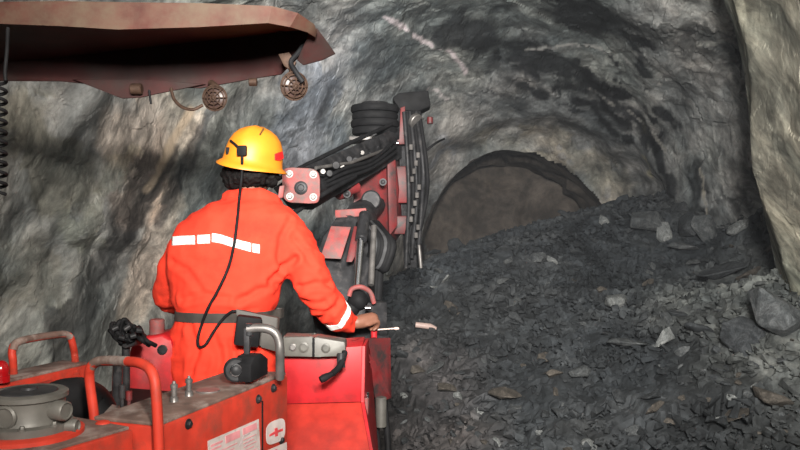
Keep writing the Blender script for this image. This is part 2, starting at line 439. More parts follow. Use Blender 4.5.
bed_or_light([(690, 180), (705, 225)], 0.16, (.4, .4, .4)); bed_or_light([(735, 195), (740, 235)], 0.10, (.35, .35, .35)); bed_or_light([(690, 40), (720, 60)], 0.25, (0.5, 0.5, 0.5)); bed_or_light([(640, 45), (660, 80)], 0.15, DK)  # first two runs paint the shade of crevices above the pile
bed_or_light([(375, 45), (400, 60)], 0.35, (0.55, 0.58, 0.6)); bed_or_light([(640, 120), (650, 185)], 0.12, (1.5, 1.4, 1.05))
bed_or_light([(150, 175), (118, 240), (85, 310), (60, 340)], 0.22, (0.36, 0.36, 0.37), 1, .45); bed_or_light([(215, 110), (185, 165), (160, 215)], 0.10, (0.42, 0.42, 0.44), 1, .3); bed_or_light([(30, 130), (60, 180)], 0.35, (0.78, 0.75, 0.67))  # first run paints the diagonal shadow band into the stone colour
bed_or_light([(20, 270), (45, 310)], 0.3, (0.8, 0.78, 0.74)); bed_or_light([(320, 100), (300, 140), (330, 160)], 0.5, (0.55, 0.6, 0.68))  # second run paints the bluish cast of the rig lights into the rock
bed_or_light([(125, 140), (175, 125), (140, 185)], 0.36, (1.85, 1.58, 1.42), 1, .5); bed_or_light([(170, 205), (140, 275), (135, 310)], 0.24, (1.7, 1.48, 1.34), 1, .4); bed_or_light([(205, 95), (225, 110)], 0.2, (1.4, 1.35, 1.35)); bed_or_light([(115, 160), (90, 230)], 0.18, (1.15, 1.15, 1.05))  # warm lamp spill painted in together with the rock's own tan patches
bed_or_light([(490, 130), (590, 165), (620, 190)], 0.30, (1.15, 1.08, 0.95)); bed_or_light([(440, 150), (460, 185)], 0.3, (0.85, 0.92, 1.05))  # second run paints a bluish light tint left of the arch
bed_or_light([(790, 30), (790, 120), (790, 200)], 1.3, (0.85, 0.81, 0.68))
vein([(388, 18), (405, 28), (425, 42), (448, 52), (462, 64), (466, 73)], 0.045, (0.70, 0.60, 0.60))
vein([(428, 88), (438, 93), (446, 99)], 0.035, (0.62, 0.56, 0.55))
vein([(530, 50), (560, 46), (600, 48), (625, 60), (660, 85)], 0.035, (0.36, 0.35, 0.33)); vein([(590, 90), (640, 120), (665, 150)], 0.03, (0.26, 0.25, 0.22))
vein([(700, 170), (708, 215)], 0.03, (0.26, 0.24, 0.20)); vein([(728, 40), (735, 100)], 0.025, (0.30, 0.29, 0.27)); vein([(670, 40), (700, 44), (725, 40)], 0.03, (0.28, 0.28, 0.26))
vein([(190, 112), (168, 150), (147, 188)], 0.065, (0.56, 0.45, 0.34), 0.008)
bed_or_light([(176, 150), (150, 195), (128, 235)], 0.10, (0.34, 0.34, 0.35), 1, .2)
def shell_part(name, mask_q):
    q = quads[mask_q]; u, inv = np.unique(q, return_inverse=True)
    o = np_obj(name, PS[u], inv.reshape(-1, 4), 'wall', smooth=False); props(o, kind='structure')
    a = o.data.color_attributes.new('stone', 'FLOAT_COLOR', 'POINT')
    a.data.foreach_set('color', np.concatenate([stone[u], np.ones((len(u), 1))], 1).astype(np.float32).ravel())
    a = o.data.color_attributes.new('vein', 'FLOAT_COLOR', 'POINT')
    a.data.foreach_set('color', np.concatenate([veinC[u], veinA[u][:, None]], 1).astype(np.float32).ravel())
    return o
qa = np.degrees(A2.reshape(-1))[quads[:, 0]]; qe = np.degrees(EL.reshape(-1))[quads[:, 0]]
ceil_m = qe > 40
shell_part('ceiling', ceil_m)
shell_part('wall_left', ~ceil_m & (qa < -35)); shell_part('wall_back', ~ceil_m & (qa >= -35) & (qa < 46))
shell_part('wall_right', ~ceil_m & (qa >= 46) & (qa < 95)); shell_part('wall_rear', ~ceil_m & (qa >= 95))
# the old drift beyond the arch
n_a, n_l = 90, 22
dv = []
for j in range(n_l):
    y = 9.55 + j * 0.075
    for i in range(n_a):
        t = i / (n_a - 1) * 2 - 1
        s = 1.03
        hw = (0.97 if t < 0 else 1.36) * s
        if abs(t) < 0.7:
            th = (abs(t) / 0.7) * PI / 2; e_ = 2 / 1.75
            x, z = 1.30 + math.copysign(hw * math.sin(th) ** e_, t), 1.45 + 1.15 * s * math.cos(th) ** e_
        else:
            x, z = 1.30 + math.copysign(hw, t), 1.45 - (abs(t) - 0.7) / 0.3 * 1.8
        dv.append((x, y, z))
dv = np.array(dv)
nrm = dv - np.stack([np.full(len(dv), 1.45), dv[:, 1], np.full(len(dv), 1.2)], 1); nrm /= np.linalg.norm(nrm, axis=1)[:, None]
dv = dv + nrm * (0.10 * facets(dv * 1.4 + 13, 3) + 0.05 * fbm(dv * 3, 3))[:, None] * sstep(9.5, 10.2, dv[:, 1])[:, None]
df = [(j * n_a + i, j * n_a + i + 1, (j + 1) * n_a + i + 1, (j + 1) * n_a + i) for j in range(n_l - 1) for i in range(n_a - 1)]
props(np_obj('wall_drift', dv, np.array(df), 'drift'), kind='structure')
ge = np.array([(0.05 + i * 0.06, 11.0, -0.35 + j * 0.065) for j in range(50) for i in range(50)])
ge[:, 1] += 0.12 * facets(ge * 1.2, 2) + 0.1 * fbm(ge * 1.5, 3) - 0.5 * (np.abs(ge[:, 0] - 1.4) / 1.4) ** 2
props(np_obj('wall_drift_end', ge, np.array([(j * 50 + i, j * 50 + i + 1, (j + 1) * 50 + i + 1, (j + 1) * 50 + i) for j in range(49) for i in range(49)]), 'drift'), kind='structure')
# floor
nx, ny = 110, 230
gx, gy = np.meshgrid(np.linspace(-4.2, 4.6, nx), np.linspace(-3.6, 14.2, ny))
fl = np.stack([gx.ravel(), gy.ravel(), np.zeros(nx * ny)], 1); fl[:, 2] = -0.03 + 0.03 * fbm(fl * 1.3, 4)
fi = np.arange(nx * ny).reshape(ny, nx)
props(np_obj('floor', fl, np.stack([fi[:-1, :-1], fi[:-1, 1:], fi[1:, 1:], fi[1:, :-1]], -1).reshape(-1, 4), 'ground'), kind='structure')

# ================================================================== MUCK PILE
CTRL = [at(*p) for p in [(440, 272, 7.6), (480, 247, 8.3), (520, 231, 8.7), (560, 220, 8.9), (590, 211, 9.0), (640, 212, 8.5), (700, 236, 7.9), (750, 264, 7.0), (800, 268, 5.6),
        (405, 350, 6.2), (450, 335, 6.4), (520, 318, 6.5), (600, 300, 6.6), (700, 300, 6.2), (768, 322, 5.2), (800, 300, 5.0), (415, 450, 5.0), (500, 450, 4.7), (600, 450, 4.5), (700, 450, 4.3), (800, 450, 3.9), (800, 380, 4.5)]]
CTRL += [V(p) for p in [(-0.15, 5.2, 0.02), (-0.5, 6.2, 0.1), (-0.7, 7.4, 0.5), (-0.2, 8.6, 1.0), (0.6, 3.7, 0.0), (1.4, 3.3, 0.05), (2.3, 3.0, 0.35), (2.6, 2.0, 0.1), (-0.3, 4.0, 0.0), (0.2, 3.2, 0.0), (1.2, 2.4, 0.0), (2.0, 1.5, 0.0), (-1.5, 5.5, 0), (-1.0, 4.5, 0), (1.6, 11, 1.3), (0.8, 10.5, 1.2), (2.3, 10.6, 1.45), (1.7, 13.5, 0.2), (3.4, 7.2, 1.75), (3.2, 8.3, 1.95), (3.3, 5.5, 1.25)]]
C = np.array([tuple(c) for c in CTRL])
def tps(r): return np.where(r > 1e-9, r * r * np.log(r + 1e-12), 0)
K = tps(np.linalg.norm(C[:, None, :2] - C[None, :, :2], axis=2)) + np.eye(len(C)) * 0.03
Pm = np.concatenate([np.ones((len(C), 1)), C[:, :2]], 1)
Sol = np.linalg.solve(np.block([[K, Pm], [Pm.T, np.zeros((3, 3))]]), np.concatenate([C[:, 2], np.zeros(3)]))
def pile_z(xy):
    xy = np.atleast_2d(xy)
    return tps(np.linalg.norm(xy[:, None, :] - C[None, :, :2], axis=2)) @ Sol[:len(C)] + Sol[len(C)] + xy @ Sol[len(C) + 1:]
nx, ny = 190, 330
gx, gy = np.meshgrid(np.linspace(-1.6, 4.0, nx), np.linspace(2.4, 12.6, ny))
pv = np.stack([gx.ravel(), gy.ravel()], 1); pz = pile_z(pv)
pv3 = np.stack([pv[:, 0], pv[:, 1], np.clip(pz, -0.2, 2.3)], 1)
pv3[:, 2] += 0.075 * facets(pv3 * 2.6, 4) + 0.03 * facets(pv3 * 5.5, 8) + 0.03 * fbm(pv3 * 2.5, 4) - 0.03
fi = np.arange(nx * ny).reshape(ny, nx)
pf = np.stack([fi[:-1, :-1], fi[:-1, 1:], fi[1:, 1:], fi[1:, :-1]], -1).reshape(-1, 4)
pra = np.interp(np.arctan2(pv3[:, 0] - CX, pv3[:, 1] - CY), pa, pr); prr = np.hypot(pv3[:, 0] - CX, pv3[:, 1] - CY)
pin = ((prr < pra + 0.35) | ((pv3[:, 1] > 9) & (pv3[:, 1] < 10.9) & (pv3[:, 0] > .3) & (pv3[:, 0] < 2.7))) & (pv3[:, 2] > -0.12)
pf = pf[pin[pf].all(1)]
uq, inv_ = np.unique(pf, return_inverse=True); pv3 = pv3[uq]; pf = inv_.reshape(-1, 4)
# library of broken stones
def stone_mesh(seed, npts=15, flat=1.0, bevel=0.05):
    rs = np.random.default_rng(seed)
    p = rs.normal(size=(npts, 3)); p /= np.linalg.norm(p, axis=1)[:, None]; p *= rs.uniform(0.8, 1.1, (npts, 1))
    p *= np.array([1.0, rs.uniform(0.6, 0.95), flat * rs.uniform(0.45, 0.75)])
    bm = B(); vs = [bm.verts.new(q) for q in p]
    r = bmesh.ops.convex_hull(bm, input=vs)
    bmesh.ops.delete(bm, geom=list({e for e in r['geom_interior'] + r['geom_unused'] if isinstance(e, bmesh.types.BMVert)}), context='VERTS')
    bmesh.ops.dissolve_limit(bm, angle_limit=math.radians(14), verts=bm.verts[:], edges=bm.edges[:])
    if bevel:
        bmesh.ops.bevel(bm, geom=bm.edges[:], offset=bevel, segments=1, affect='EDGES')
    bmesh.ops.recalc_face_normals(bm, faces=bm.faces[:])
    return bm
LIB = []
for s in range(16):
    bm = stone_mesh(s, 12 + s % 5, 1.0 if s % 3 else 0.6)
    LIB.append(bm)
SMALL = []
for s in range(10):
    bm = stone_mesh(100 + s, 10, 1.0, 0); bmesh.ops.triangulate(bm, faces=bm.faces[:]); bm.verts.index_update()
    SMALL.append((np.array([v.co[:] for v in bm.verts]), np.array([[v.index for v in f.verts] for f in bm.faces]))); bm.free()
# loose small rubble: one mesh together with the body of the pile
def slope_n(x, y):
    z0, zx, zy = pile_z(np.array([[x, y], [x + 0.05, y], [x, y + 0.05]])); return V((-(zx - z0) / 0.05, -(zy - z0) / 0.05, 1)).normalized()
sv, sf, off = [pv3], [np.concatenate([pf[:, [0, 1, 2]], pf[:, [0, 2, 3]]])], len(pv3)
ns = 0; rs = np.random.default_rng(5)
cand = rs.uniform([-0.8, 2.6], [3.4, 9.6], (34000, 2)); cz = pile_z(cand)
sx = cand[:, 0] / cand[:, 1] * F_PX + 400
keep = (cz > 0.02) & (cz < 2.2) & (sx > 330) & (sx < 860)
cand, cz = cand[keep], cz[keep]
for i in range(min(len(cand), 13000)):
    vx, fx = SMALL[rs.integers(10)]
    s = 0.013 + 0.055 * rs.random() ** 3.2
    q = Quaternion(V(rs.normal(size=3)), rs.uniform(0, 6.28)).to_matrix()
    v = (vx * s) @ np.array(q).T + np.array([cand[i, 0], cand[i, 1], cz[i] + s * 0.15])
    sv.append(v); sf.append(fx + off); off += len(v)
pile = np_obj('muck_pile', np.concatenate(sv), np.concatenate(sf), 'pile', smooth=False)
allv = np.concatenate(sv)
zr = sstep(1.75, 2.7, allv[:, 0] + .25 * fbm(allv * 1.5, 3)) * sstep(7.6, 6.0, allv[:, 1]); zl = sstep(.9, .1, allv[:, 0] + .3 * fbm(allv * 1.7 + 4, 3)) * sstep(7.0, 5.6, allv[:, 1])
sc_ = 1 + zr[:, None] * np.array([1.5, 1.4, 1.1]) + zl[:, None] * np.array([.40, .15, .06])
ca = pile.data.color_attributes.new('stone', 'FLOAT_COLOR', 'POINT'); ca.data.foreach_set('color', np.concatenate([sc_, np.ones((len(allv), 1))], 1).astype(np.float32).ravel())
ca = pile.data.color_attributes.new('vein', 'FLOAT_COLOR', 'POINT'); ca.data.foreach_set('color', np.zeros(len(allv) * 4, np.float32))
props(pile, 'heap of dark broken rock and small rubble sloping below the arched drift', 'rubble', None, 'stuff')
pile_bvh = BVHTree.FromPolygons([V(p) for p in pv3.tolist()], pf.tolist())
def pile_at(px, py):
    h = pile_bvh.ray_cast(EYE, ray(px, py)); return h[0]
meshes = {}
def stone_obj(lib, mat, loc, size, rot, label, group=None, cat='rock'):
    key = (lib, mat)
    if key not in meshes:
        me = bpy.data.meshes.new('rock'); LIB[lib].to_mesh(me); me.materials.append(M[mat]); meshes[key] = me
    o = bpy.data.objects.new('rock', meshes[key]); COL.objects.link(o)
    o.location = loc; o.rotation_euler = rot; o.scale = size
    return props(o, label, cat, group)
# stones one can pick out
BIG = [ # px, py, radius in px (x, z), depth radius m, lib, material, roll, label
 (647, 222, 17, 20, .16, 1, 'stone_mid', .2, 'large dark grey block at the very top of the rock pile, right of the arch'),
 (664, 233, 9, 13, .09, 4, 'stone_pale', -.3, 'small pale upright stone against the right side of the topmost block'),
 (606, 219, 8, 7, .08, 7, 'stone_pale', .3, 'pale small stone on the crest of the pile just under the arch edge'),
 (690, 226, 14, 15, .15, 2, 'stone_dark', .5, 'dark rounded block set back between the top block and the leaning slab'),
 (712, 228, 22, 16, .10, 5, 'stone_mid', .62, 'grey slab leaning down to the right beside the rock wall'),
 (683, 247, 15, 7, .1, 3, 'stone_mid', .15, 'grey flat stone under the dark block on the upper pile'),
 (617, 302, 15, 13, .13, 8, 'stone_pale', .1, 'pale grey squarish block in the middle of the rock pile'),
 (628, 343, 21, 7, .15, 3, 'stone_mid', .1, 'long flat grey slab lying below the pale squarish block'),
 (664, 338, 11, 14, .07, 10, 'stone_pale', .5, 'pale wedge-shaped stone standing on its point in the middle of the pile'),
 (652, 350, 8, 9, .06, 11, 'stone_mid', -.5, 'small grey wedge between the long flat slab and the pale wedge'),
 (772, 312, 34, 25, .22, 13, 'stone_mid', .45, 'biggest grey slab, tilted, at the foot of the right rock wall'),
 (742, 340, 24, 19, .16, 14, 'stone_dark', .35, 'dark block in front of the big tilted slab by the right wall'),
 (755, 272, 20, 9, .12, 6, 'stone_brown', -.4, 'long brownish stone lying against the foot of the right wall'),
 (761, 283, 8, 4, .06, 12, 'stone_pale', -.1, 'small cream stone lying above the big tilted slab'),
 (694, 262, 15, 5, .10, 9, 'stone_mid', -.05, 'thin light grey slab lying below the leaning slab'),
 (723, 270, 26, 12, .16, 15, 'stone_dark', -.3, 'long dark slab sloping below the leaning slab at right'),
 (505, 393, 17, 8, .12, 3, 'stone_brown', .1, 'flat brownish slab on the low front slope of the pile'),
 (580, 372, 14, 9, .10, 8, 'stone_mid', -.2, 'grey broken stone low in the centre of the pile, left of a dark hollow'),
 (545, 358, 12, 7, .09, 10, 'stone_brown', .3, 'brown angular stone low on the pile left of centre'),
 (700, 330, 20, 10, .14, 0, 'stone_dark', .4, 'dark slab right of the pale wedge-shaped stone'),
 (655, 395, 14, 8, .10, 6, 'stone_dark', -.3, 'dark angular stone on the lower pile below the two pale stones'),
 (460, 395, 7, 6, .05, 5, 'stone_pale', .4, 'small pale stone low on the left of the pile beside the red machine'),
 (478, 412, 8, 5, .06, 4, 'stone_pale', 0, 'whitish small stone lowest on the left slope of the pile'),
 (447, 388, 10, 7, .07, 1, 'stone_brown', .2, 'brown stone at the left foot of the pile near the machine'),
 (537, 258, 10, 5, .08, 2, 'stone_mid', -.2, 'grey stone high on the left slope below the arch'),
 (501, 280, 14, 6, .10, 9, 'stone_mid', -.25, 'long grey stone on the upper left slope of the pile'),
 (775, 395, 22, 10, .15, 7, 'stone_brown', .2, 'brown stone half buried at the lower right foot of the wall'),
 (735, 415, 16, 9, .1, 12, 'stone_brown', -.3, 'brownish stone at the lower right corner of the pile'),
]
taken = []
for px, py, rx, rz, ry, lib, mat, roll, lab in BIG:
    p = pile_at(px, py + rz * 0.55) or at(px, py, 6.5)
    s = p.y / F_PX
    loc = at(px, py, p.y - ry * 0.35)
    o = stone_obj(lib, mat, loc, (rx * s * 1.08, ry * 1.3, rz * s * 1.7), (random.uniform(-.2, .2), roll, random.uniform(-.25, .25)), lab)
    taken.append((px, py, max(rx, rz)))
ZONES = {
 'crest': ('dark grey angular rock high on the pile, just under the arched drift', 'rocks along the crest of the pile'),
 'middle': ('dark grey angular rock on the middle slope of the pile', 'rocks on the middle slope of the pile'),
 'toe': ('brownish grey angular rock on the low front slope of the pile', 'rocks on the low front slope of the pile'),
 'side': ('rough broken rock at the foot of the right wall', 'rocks at the foot of the right wall'),
}
count = 0; tries = 0
while count < 270 and tries < 6000:
    tries += 1
    px = random.uniform(402, 805); py = random.uniform(205, 455)
    p = pile_at(px, py)
    if p is None: continue
    wpx = random.uniform(4.0, 7.0) if random.random() < 0.6 else random.uniform(7, 13.5)
    if any((px - a) ** 2 + ((py - b) * 1.3) ** 2 < (r * 0.7 + wpx * 0.7) ** 2 for a, b, r in taken): continue
    taken.append((px, py, wpx))
    s = wpx * p.y / F_PX
    z = 'side' if px > 725 else 'crest' if py < 275 else 'middle' if py < 365 else 'toe'
    mat = random.choices(['stone_dark', 'stone_mid', 'stone_brown', 'stone_pale'], {'crest': [6, 3, 0.2, .3], 'middle': [6, 3, 0.3, .3], 'toe': [4, 2, 1.6, .3], 'side': [2.5, 2.5, 2.5, .8]}[z])[0]
    n = slope_n(p.x, p.y)
    stone_obj(random.randrange(16), mat, p + n * s * 0.25, (s * 1.2, s * random.uniform(.8, 1.2), s * random.uniform(.8, 1.15)), (random.uniform(-.7, .7), random.uniform(-.7, .7), random.uniform(0, 6.28)), *ZONES[z])
    count += 1
# pale rod standing in for a bright glint beyond the operator's hand
bm = B(); pr_ = pile_at(424, 332)
mk_tube(bm, [pr_ + V((-0.075, -0.09, 0.075)), pr_ + V((0.05, -0.09, 0.060)), pr_ + V((0.10, -0.08, 0.040))], [0.024, 0.026, 0.016], 10)
props(obj('glint_rod', bm, 'palerod', None, origin=pr_), 'short pale pinkish steel rod end lying on the rubble past the operator\'s hand', 'rod')

# ================================================================== DRILL RIG
F = V((0.317, 0.948, 0)).normalized(); RT = V((F.y, -F.x, 0)); UP = V((0, 0, 1))
rig = thing('drill_rig', (-0.85, 2.6, 0), 'orange-red underground drilling machine with rusty canopy, controls and drill boom', 'drilling machine')
def part(name, bm, mat, parent=rig, **kw): return obj(name, bm, mat, parent, **kw)
def onz(px, py, z):
    d = ray(px, py); return EYE + d * ((z - EYE.z) / d.z)
def rbox(bm, c, r, f, u, bevel=0.006): mk_box(bm, c, RT * r, F * f, UP * u, bevel)
def bolt(parent, p, n, r=0.011, h=0.008, mat='darksteel', name='bolt'):
    bm = B(); n = V(n).normalized()
    mk_lathe(bm, V(p) - n * 0.004, n, [(r * 1.5, 0), (r * 1.5, 0.006), (r * 1.05, 0.006)], 14)
    mk_lathe(bm, V(p) - n * 0.002, n, [(r, 0), (r, 0.002 + h), (r * 0.8, 0.004 + h)], 6)
    return part(name, bm, mat, parent)
def tubepart(name, pts, r, mat, parent=rig, n=6, seg=10):
    bm = B(); mk_tube(bm, spline(pts, n) if n else pts, r, seg); return part(name, bm, mat, parent)

# --- control cabinet (right side, nearest)
ZT = 1.22
a0 = onz(160, 427, ZT); b0 = onz(288, 375, ZT)
Lc = (b0 - a0).length; Fc = (b0 - a0).normalized(); Rc = V((Fc.y, -Fc.x, 0))
bm = B(); mk_box(bm, (a0 + b0) / 2 - Rc * 0.10 - UP * 0.33, Rc * 0.10, Fc * Lc / 2, UP * 0.33, 0.007)
cab = part('control_cabinet', bm, 'orange')
bm = B(); mk_box(bm, (a0 + b0) / 2 - Rc * 0.10 + UP * 0.004, Rc * 0.095, Fc * (Lc / 2 - 0.004), UP * 0.005, 0.003)
part('cover_plate', bm, 'deck', cab, label='scuffed grey-brown metal top')
def on_cab(px, py): return on_plane(px, py, a0, Rc)
for p in ((188, 424), (273, 388), (258, 399), (281, 440)): bolt(cab, on_cab(*p), Rc, 0.009)
# seam of the door on the side face
bm = B()
for s, e in (((262, 401), (262, 452)),): 
    p, q = on_cab(*s), on_cab(*e); mk_box(bm, (p + q) / 2 + Rc * 0.001, Rc * 0.002, Fc * 0.0025, UP * ((p - q).length / 2), 0)
part('door_seam', bm, 'black', cab)
# notice and pictograms
def decal(parent, name, cs, mat, lift=0.0015, fn=on_cab, nrm=None, label=None):
    bm = B(); n = nrm or Rc
    mk_prism(bm, [fn(*c) + n * lift for c in cs], n * 0.0012); return part(name, bm, mat, parent, smooth=False, label=label)
NOT = [(207, 441), (258, 419), (260, 458), (209, 484)]
decal(cab, 'warning_notice', NOT, 'white', label='white notice with pink headings and fine print')
def nq(u0, v0, u1, v1):
    A, B_, C_, D_ = [V((c[0], c[1], 0)) for c in NOT]
    def q(u, v): p = (A * (1 - u) + B_ * u) * (1 - v) + (D_ * (1 - u) + C_ * u) * v; return (p.x, p.y)
    return [q(u0, v0), q(u1, v0), q(u1, v1), q(u0, v1)]
decal(cab, 'notice_heading', nq(.34, .06, .62, .24), 'decalpink', 0.0028); decal(cab, 'notice_heading', nq(.68, .06, .95, .22), 'decalpink', 0.0028)
bm = B()
for (u0, v0, u1, v1) in ((.05, .12, .28, .17), (.05, .22, .25, .26)):
    mk_prism(bm, [on_cab(*c) + Rc * 0.0028 for c in nq(u0, v0, u1, v1)], Rc * 0.001)
for k in range(7):
    v = .34 + k * .09
    mk_prism(bm, [on_cab(*c) + Rc * 0.0028 for c in nq(.08, v, .56 - .06 * (k % 3), v + .022)], Rc * 0.001)
    mk_prism(bm, [on_cab(*c) + Rc * 0.0028 for c in nq(.68, v, .93 - .05 * (k % 2), v + .018)], Rc * 0.001)
part('fine_print', bm, 'decalpink', cab, smooth=False)
bm = B(); A_, B_ = [on_cab(*c) + Rc * 0.0028 for c in ((240, 435), (248, 445))]
mk_tube(bm, [on_cab(238, 447) + Rc * .003, on_cab(243, 436) + Rc * .003, on_cab(249, 433) + Rc * .003], 0.0015, 6)
mk_tube(bm, [on_cab(244, 447) + Rc * .003, on_cab(250, 438) + Rc * .003], 0.0015, 6)
part('notice_sketch', bm, 'decalgrey', cab)
def rounded(cx, cy, hw, hh, sk):
    out = []
    for k in range(24):
        t = 2 * PI * k / 24; c, s = math.cos(t), math.sin(t)
        x = hw * math.copysign(abs(c) ** 0.6, c); y = hh * math.copysign(abs(s) ** 0.6, s)
        out.append((cx + x, cy + y + sk * x))
    return out
decal(cab, 'pictogram_plate', rounded(275, 431.5, 9.5, 11.5, -0.40), 'white', label='white rounded plate with a red arrow sign')
decal(cab, 'pictogram_arrow', [(268.5, 434.5), (274, 431.2), (273.6, 428.5), (276.4, 427.5), (276.6, 430.2), (281.8, 428.3), (281.8, 430.6), (276.8, 432.6), (277, 435.6), (274.2, 436.6), (274, 433.8), (268.5, 436.5)], 'decalred', 0.0028)
decal(cab, 'pictogram_plate', [(267, 450), (286, 442), (287, 466), (268, 474)], 'white', label='white square plate partly cut off below')
decal(cab, 'pictogram_mark', [(270, 451.5), (276, 449), (276, 462), (270, 464)], 'decalred', 0.0028)
# bolts standing on the worn top, pipe stub, pivot block
for (px, py) in ((174, 405), (189, 399)):
    p = onz(px, py, ZT); bm = B()
    mk_lathe(bm, p - UP * 0.002, UP, [(0.020, 0), (0.020, 0.007), (0.014, 0.008), (0.011, 0.012), (0.011, 0.024), (0.008, 0.026), (0.008, 0.046), (0.010, 0.047), (0.010, 0.056), (0.005, 0.060), (0.004, 0.066)], 16)
    part('grease_fitting', bm, 'steel', cab)
p = onz(208, 394, ZT); bm = B(); mk_lathe(bm, p, UP, [(0.050, 0), (0.050, 0.007), (0.035, 0.009), (0.033, 0.012), (0, 0.012)], 24); part('round_cover', bm, 'steel', cab)
# black pivot block with a roller, upright bar, bent steel pipe
pY = 2.30
bm = B(); c = at(251, 368, pY); mk_prism(bm, [c + Fc * x + UP * z - Rc * 0.03 for x, z in ((-0.055, -0.032), (0.052, -0.026), (0.052, 0.022), (0.01, 0.045), (-0.03, 0.04), (-0.055, 0.02))], Rc * 0.06, 0.004)
piv = part('pivot_block', bm, 'black')
bm = B(); c = at(236, 370, pY - 0.04); n_ = V((0.25, -0.95, 0.1)).normalized(); mk_lathe(bm, c + n_ * -0.02, n_, [(0.036, 0), (0.036, 0.022), (0.030, 0.028), (0.016, 0.028), (0.016, 0.036), (0.011, 0.040), (0, 0.040)], 24); part('roller', bm, 'darksteel', piv)
bm = B(); mk_ring(bm, c + n_ * 0.014, n_, 0.016, 0.003); part('roller_ring', bm, 'chrome', piv)
bm = B(); mk_box(bm, at(247, 346, pY), V((0.009, 0, 0)), V((0, 0.009, 0)), UP * 0.055, 0.003); part('upright_bar', bm, 'darksteel', piv)
bm = B(); mk_tube(bm, spline([at(247, 329, pY), at(258, 328, pY), at(268, 329, pY), at(275, 333, pY), at(279, 341, pY), at(280, 352, pY), at(280, 366, pY + .02), at(280, 378, pY + .04)], 4), 0.0135, 14)
bp_ = part('bent_pipe', bm, 'steel')
bm = B(); cyl(bm, at(249, 329, pY) + V((0, 0, -0.02)), at(249, 329, pY) + V((0, 0, 0.016)), 0.012); part('pipe_joint', bm, 'darksteel', bp_)

# --- left box with the grey valve housing on it
a1 = onz(66, 449, ZT); b1 = onz(134, 429, ZT)
Fb = (b1 - a1).normalized(); Rb = V((Fb.y, -Fb.x, 0))
a1 = a1 - Fb * 0.5
Lb = (b1 - a1).length
bm = B(); mk_box(bm, (a1 + b1) / 2 - Rb * 0.17 - UP * 0.30, Rb * 0.17, Fb * Lb / 2, UP * 0.30, 0.008); bx = part('side_box', bm, 'orange')
bm = B(); mk_box(bm, (a1 + b1) / 2 - Rb * 0.17 + UP * 0.003, Rb * 0.163, Fb * (Lb / 2 - 0.008), UP * 0.004, 0.002); part('dirty_lid', bm, 'deck', bx, label='brown dirt-covered lid')
bm = B(); p = onz(103, 426, ZT); mk_ellipsoid(bm, p + UP * 0.006, V((0.018, 0, 0)), V((0, 0.018, 0)), UP * 0.008); part('lid_plug', bm, 'orange', bx)
hc = onz(22, 441, ZT) + V((0, 0.03, 0))
bm = B(); mk_lathe(bm, hc - UP * 0.002, UP, [(0.118, 0), (0.118, 0.018), (0.110, 0.022), (0, 0.022)], 40); part('orange_base_ring', bm, 'orange', bx)
bm = B()
mk_lathe(bm, hc + UP * 0.018, UP, [(0.094, 0), (0.094, 0.018), (0.080, 0.022), (0.076, 0.030), (0.078, 0.070), (0.084, 0.074), (0.084, 0.084), (0.078, 0.088), (0.066, 0.088), (0.060, 0.082), (0.0, 0.082)], 40)
val = part('valve_housing', bm, 'grey', label='round dirty grey cast housing')
for ang, hh, rr, ln in ((-100, 0.045, 0.026, 0.018), (-20, 0.050, 0.022, 0.045), (-5, 0.010, 0.016, 0.052), (170, 0.05, 0.02, 0.04)):
    d = V((math.cos(math.radians(ang)), math.sin(math.radians(ang)), 0)); bm = B()
    mk_lathe(bm, hc + UP * (0.018 + hh) + d * 0.06, d, [(rr, 0), (rr, ln), (rr * 0.85, ln + 0.004), (rr * .8, ln + 0.004), (rr * .75, ln), (0, ln)], 20); part('boss', bm, 'grey', val)
for k in range(8):
    t = 2 * PI * k / 8 + 0.3; bolt(val, hc + V((math.cos(t) * .086, math.sin(t) * .086, 0.038)), UP, 0.006, 0.006, 'grey')
bm = B(); mk_lathe(bm, hc + UP * 0.104, UP, [(0.062, 0), (0.06, 0.003), (0.02, 0.005), (0.018, 0.010), (0, 0.011)], 30); part('dark_cap', bm, 'darksteel', val)

# --- orange hoop guard between the boxes
g1, g2 = at(94, 416, 2.0), at(159, 452, 1.80)
hoop = [g1 - UP * .06, g1, at(89.5, 380, 2.0), at(90.5, 368, 1.99), at(96, 362.5, 1.98), at(108, 361, 1.95), at(134, 362, 1.86), at(146, 366, 1.83), at(152.5, 374, 1.81), at(156, 392, 1.80), g2, g2 - UP * 0.12]
gr = tubepart('guard_hoop', hoop, 0.0125, 'orange', seg=12)
bm = B(); mk_tube(bm, spline([at(91, 367, 1.99) , at(96, 362.2, 1.98), at(108, 360.7, 1.95), at(128, 361.5, 1.88)], 5), 0.0129, 12); part('worn_grip', bm, 'deck', gr, label='paint worn away to grey on the top bar')
# step plate with small fittings behind the hoop
bm = B(); q = [onz(97, 420, 1.205), onz(150, 432, 1.205), onz(160, 414, 1.205), onz(112, 404, 1.205)]
mk_prism(bm, q, -UP * 0.02, 0.002); stp = part('step_plate', bm, 'deck')
for px, top, bot in ((122, 385, 415), (129, 391, 412)):
    p = onz(px, bot, 1.205); t_ = V((p.x, p.y, 1.7 + (225 - top) / F_PX * p.y)); bm = B()
    cyl(bm, p, p + (t_ - p) * .6, 0.005, 10); cyl(bm, p + (t_ - p) * .55, t_, 0.0085, 10); part('bleed_screw', bm, 'darksteel' if px == 122 else 'dullred', stp)
tubepart('filler_neck', [at(118, 365, 2.5), at(117, 390, 2.45), at(117, 415, 2.4)], 0.016, 'darksteel')

